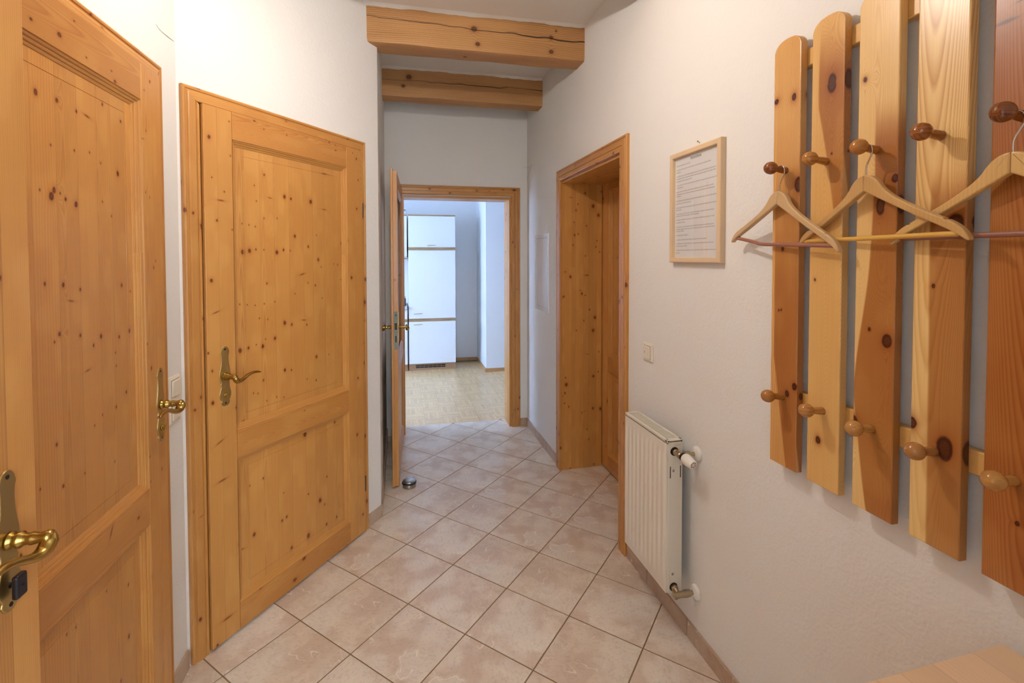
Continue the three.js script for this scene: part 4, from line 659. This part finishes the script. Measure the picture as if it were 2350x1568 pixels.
// ------------------------------------------------------------------ framed notice
{
  const cw = 810, ch = 1170, cv = document.createElement('canvas'); cv.width = cw; cv.height = ch; const c = cv.getContext('2d');
  c.fillStyle = '#e4e2e2'; c.fillRect(0, 0, cw, ch); c.fillStyle = '#3a3a3c'; c.textBaseline = 'alphabetic';
  c.font = 'bold 30px sans-serif'; const t = 'Hausordnung', tw = c.measureText(t).width; c.fillText(t, cw * 0.5 - tw / 2 - 10, 52); c.fillRect(cw * 0.5 - tw / 2 - 10, 57, tw, 3);
  c.font = '19px sans-serif'; c.fillStyle = '#5b5a60';
  const words = 'Herzlich willkommen bei uns im Haus wir wünschen Ihnen einen schönen und erholsamen Aufenthalt bitte behandeln Sie die Wohnung und die Möbel pfleglich damit sich auch die nächsten Gäste bei uns wohl fühlen können sollte etwas fehlen oder kaputt gehen sagen Sie uns bitte sofort Bescheid der Müll wird getrennt die Tonnen stehen im Hof ab zehn Uhr gilt die Nachtruhe im ganzen Haus bitte keine Schuhe in den Zimmern tragen und beim Verlassen alle Fenster schließen und das Licht löschen'.split(' ');
  const Y = [0.085, 0.125, 0.15, 0.19, 0.214, 0.24, 0.28, 0.305, 0.345, 0.37, 0.39, 0.435, 0.462, 0.504, 0.526, 0.567, 0.587, 0.626, 0.653, 0.697, 0.72, 0.74, 0.78, 0.825, 0.864, 0.888, 0.93, 0.957];
  const Wd = [0.38, 0.95, 0.10, 0.97, 0.98, 0.42, 1, 0.18, 0.97, 0.98, 0.11, 0.98, 0.4, 0.98, 0.17, 0.97, 0.58, 0.95, 0.23, 0.93, 0.95, 0.22, 0.32, 0.78, 0.97, 0.4, 0.98, 0.1];
  let k = 0; Y.forEach((y, i) => { let line = ''; const max = Wd[i] * (cw - 56); while (k < 4000 && c.measureText(line + ' ' + words[k % words.length]).width < max + 8) { line += (line ? ' ' : '') + words[k % words.length]; k++; } if (!line) { line = words[k++ % words.length]; } c.fillText(line, 24, y * ch); });
  const tex = new THREE.CanvasTexture(cv); tex.colorSpace = THREE.SRGBColorSpace; tex.magFilter = THREE.LinearFilter;
  const y0 = 1.434, y1 = 1.857, z0 = 0.929, z1 = 1.234;
  const f = thing('picture_frame', 'beech-framed house rules notice hanging on the right wall', 'picture', [RWX - 0.001, 0, z0], -Math.PI / 2);
  const W = z1 - z0, beech = woodMat(wood({ a: 0xd8bd9c, b: 0xc3a27c, w: 0.1, h: 0.5, n: 900, seed: 301, staves: [0.12, 0.13], contrast: 0.3 }), { roughness: 0.5 });
  mitred(0, W, y0, y1, [[0, 0], [0, 0.019], [0.002, 0.0215], [0.004, 0.022], [0.017, 0.022], [0.0185, 0.021], [0.019, 0.014], [0.019, 0.006]]).forEach((s, i) => obj('frame_bar', scaleUV(s, 0.1, 0.5, [0.2 * i, 0.1 * i]), beech, f));
  const page = new THREE.PlaneGeometry(W - 0.036, y1 - y0 - 0.036).translate(W / 2, (y0 + y1) / 2, 0.0075); obj('printed_page', page, new THREE.MeshStandardMaterial({ map: tex, roughness: 0.85 }), f);
  obj('backing', box(0.015, W - 0.015, y0 + 0.015, y1 - 0.015, 0.001, 0.007), M.dark, f);
  obj('pane', box(0.0175, W - 0.0175, y0 + 0.0175, y1 - 0.0175, 0.0085, 0.0095), M.glass, f);
  const nl = thing('nail', 'small nail in the wall above the framed notice', 'nail', [RWX, 1.874, 1.088]);
  obj('shank', cyl(0.0014, 0.0014, [0.004, -0.003, 0], [-0.007, 0.002, 0], 8), M.nickel, nl); obj('head', cyl(0.0035, 0.0032, [-0.007, 0.002, 0], [-0.0085, 0.0026, 0], 12), M.nickel, nl);
}

// ------------------------------------------------------------------ switches, hatch, door stop
function switchPlate(name, label, at, turn, n) {
  const s = thing(name, label, 'light switch', at, turn), h = 0.081 + 0.0775 * (n - 1);
  obj('frame', [box(-0.0405, 0.0405, 0, h, 0, 0.006, 0.004), box(-0.036, 0.036, 0.0045, h - 0.0045, 0.004, 0.009, 0.003)], M.plastic, s);
  for (let i = 0; i < n; i++) { const c = 0.0405 + 0.0775 * i; obj('shadow_gap', box(-0.0285, 0.0285, c - 0.0285, c + 0.0285, 0.006, 0.0094, 0.001), M.dark, s); const r = obj('rocker', new RoundedBoxGeometry(0.0545, 0.0545, 0.008, 3, 0.0025), M.plastic, s); r.position.set(0, c - 0.0004, 0.0098); r.rotation.x = 0.06; }
  return s;
}
switchPlate('light_switch', 'single cream light switch right of the niche, above the radiator', [RWX, 0.995, 0.736], -Math.PI / 2, 1);
{ const s = scene.getObjectByName('light_switch'); obj('pilot_lens', box(-0.015, -0.0115, 0.036, 0.044, 0.0125, 0.0143, 0.0008), M.dark, s); }
switchPlate('light_switch', 'cream double light switch peeking out beside the first door handle', [D1X, 0.902, 0.852], Math.PI / 2, 2);
{
  const h = thing('wall_hatch', 'flush white access hatch in the right wall beyond the niche', 'hatch', [RWX, 1.043, -1.052], -Math.PI / 2), W = 0.35, H = 0.59;
  const gl = new THREE.MeshPhysicalMaterial({ color: 0xe4e4e4, roughness: 0.16 });
  mitred(0, W, 0, H, [[0, 0], [0.001, 0.003], [0.028, 0.004], [0.030, 0.003], [0.030, 0.0005]]).forEach((s) => obj('frame_bar', s, gl, h));
  obj('door', box(0.0315, W - 0.0315, 0.0315, H - 0.0315, 0.0006, 0.0036, 0.0008), gl, h);
  obj('gap', box(0.029, W - 0.029, 0.029, H - 0.029, 0.0002, 0.0008), M.dark, h);
}
{
  const d = thing('door_stop', 'round steel door stop with a black rubber ring on the tiles', 'door stop', [-0.187, 0.0005, -0.405]);
  obj('weight', lathe([[0, 0], [0.040, 0], [0.0415, 0.002], [0.0415, 0.022], [0.038, 0.023], [0.038, 0.031], [0.0415, 0.032], [0.0412, 0.038], [0.037, 0.042], [0.026, 0.0445], [0, 0.0455]], 44), M.steel, d);
  obj('rubber_ring', new THREE.TorusGeometry(0.0410, 0.0050, 12, 44).rotateX(Math.PI / 2).translate(0, 0.027, 0), M.black, d);
}
// ------------------------------------------------------------------ sideboard in the lower right corner
{
  const s = thing('sideboard', 'light wood sideboard top in the lower right corner', 'sideboard', [0.36, 0, 2.045], 0.03);
  const tex = wood({ a: 0xe6c6a4, b: 0xd6a884, w: 0.5, h: 0.6, n: 900, seed: 401, staves: [0.05, 0.11], contrast: 0.25, tone: 0.05, flat: 0.2 });
  const m = woodMat(tex, { roughness: 0.42 });
  obj('top', grain(box(0, 0.425, 0.755, 0.78, 0, 0.53, 0.002), 'z', 0.5, 0.6), m, s);
  obj('carcass', grain(box(0.02, 0.42, 0.07, 0.755, 0.008, 0.522, 0.002), 'y', 0.5, 0.6), m, s);
  for (const [a, b] of [[0.010, 0.263], [0.267, 0.520]]) { const d = obj('door', grain(box(0.002, 0.019, 0.08, 0.75, a, b, 0.002), 'y', 0.5, 0.6, [a, 0]), m, s); obj('knob', aim(lathe([[0, 0], [0.006, 0], [0.006, 0.012], [0.013, 0.018], [0.011, 0.026], [0, 0.028]]), [0.002, 0.45, a < 0.1 ? b - 0.03 : a + 0.03], [-1, 0, 0]), M.nickel, d); }
  for (const x of [0.035, 0.375]) for (const z of [0.025, 0.475]) obj('foot', box(x, x + 0.035, 0, 0.07, z, z + 0.035, 0.004), m, s);
}
// ------------------------------------------------------------------ ceiling lamp (above the picture)
{
  const [x, y, z] = LAMP.at, l = thing('ceiling_lamp', 'bare bulb ceiling lamp hanging between the beams above the picture', 'lamp', [x, y, z]);
  obj('canopy', lathe([[0, 0], [0.05, 0], [0.048, 0.02], [0.012, 0.03], [0, 0.03]].map(([r, h]) => [r, -h])).translate(0, CEIL - y, 0), M.white, l);
  obj('cord', cyl(0.003, 0.003, [0, 0.11, 0], [0, CEIL - y - 0.028, 0], 8), M.white, l);
  obj('socket', lathe([[0, 0.115], [0.012, 0.112], [0.018, 0.10], [0.018, 0.055], [0.0, 0.055]]), M.white, l);
  const b = obj('bulb', lathe([[0, -0.032], [0.012, -0.030], [0.024, -0.021], [0.030, -0.006], [0.028, 0.012], [0.019, 0.032], [0.014, 0.052], [0, 0.054]]), new THREE.MeshStandardMaterial({ color: 0xfff4e4, emissive: new THREE.Color().setRGB(...LAMP.color), emissiveIntensity: 40, roughness: 0.4 }), l);
  b.castShadow = false;
  const p = new THREE.PointLight(new THREE.Color().setRGB(...LAMP.color), LAMP.candela, 0, 2); p.position.set(x, y - 0.004, z); p.castShadow = true; p.shadow.radius = 0.6; p.name = 'ceiling_lamp_light'; scene.add(p);
}
// ------------------------------------------------------------------ marks on the plaster: a hair crack and a cobweb
{
  const c = tag(obj('wall_crack', sweep([[D1X + 0.0004, 2.196, 0.912], [D1X + 0.0004, 2.190, 0.886], [D1X + 0.0004, 2.192, 0.835], [D1X + 0.0004, 2.196, 0.790]], [0.0003, 0.0006, 0.0012, 0.0006], 0.6, 6, 16), M.dark), 'thin dark crack in the plaster above the first two doors', 'crack');
  const cm = new THREE.MeshStandardMaterial({ color: 0x8a8378, roughness: 1 });
  tag(obj('cobweb', [sweep([[0.80, 2.215, FWZ + 0.004], [0.815, 2.225, FWZ + 0.02], [0.832, 2.212, -1.25], [0.834, 2.215, -1.13]], [0.0006, 0.0006], 1, 5, 14), sweep([[0.834, 2.215, -1.15], [0.832, 2.17, -1.22], [0.83, 2.10, -1.29]], [0.0005, 0.0005], 1, 5, 12)], cm), 'stray cobweb threads in the corner beside the kitchen doorway', 'cobweb');
}

renderer.render(scene, camera);
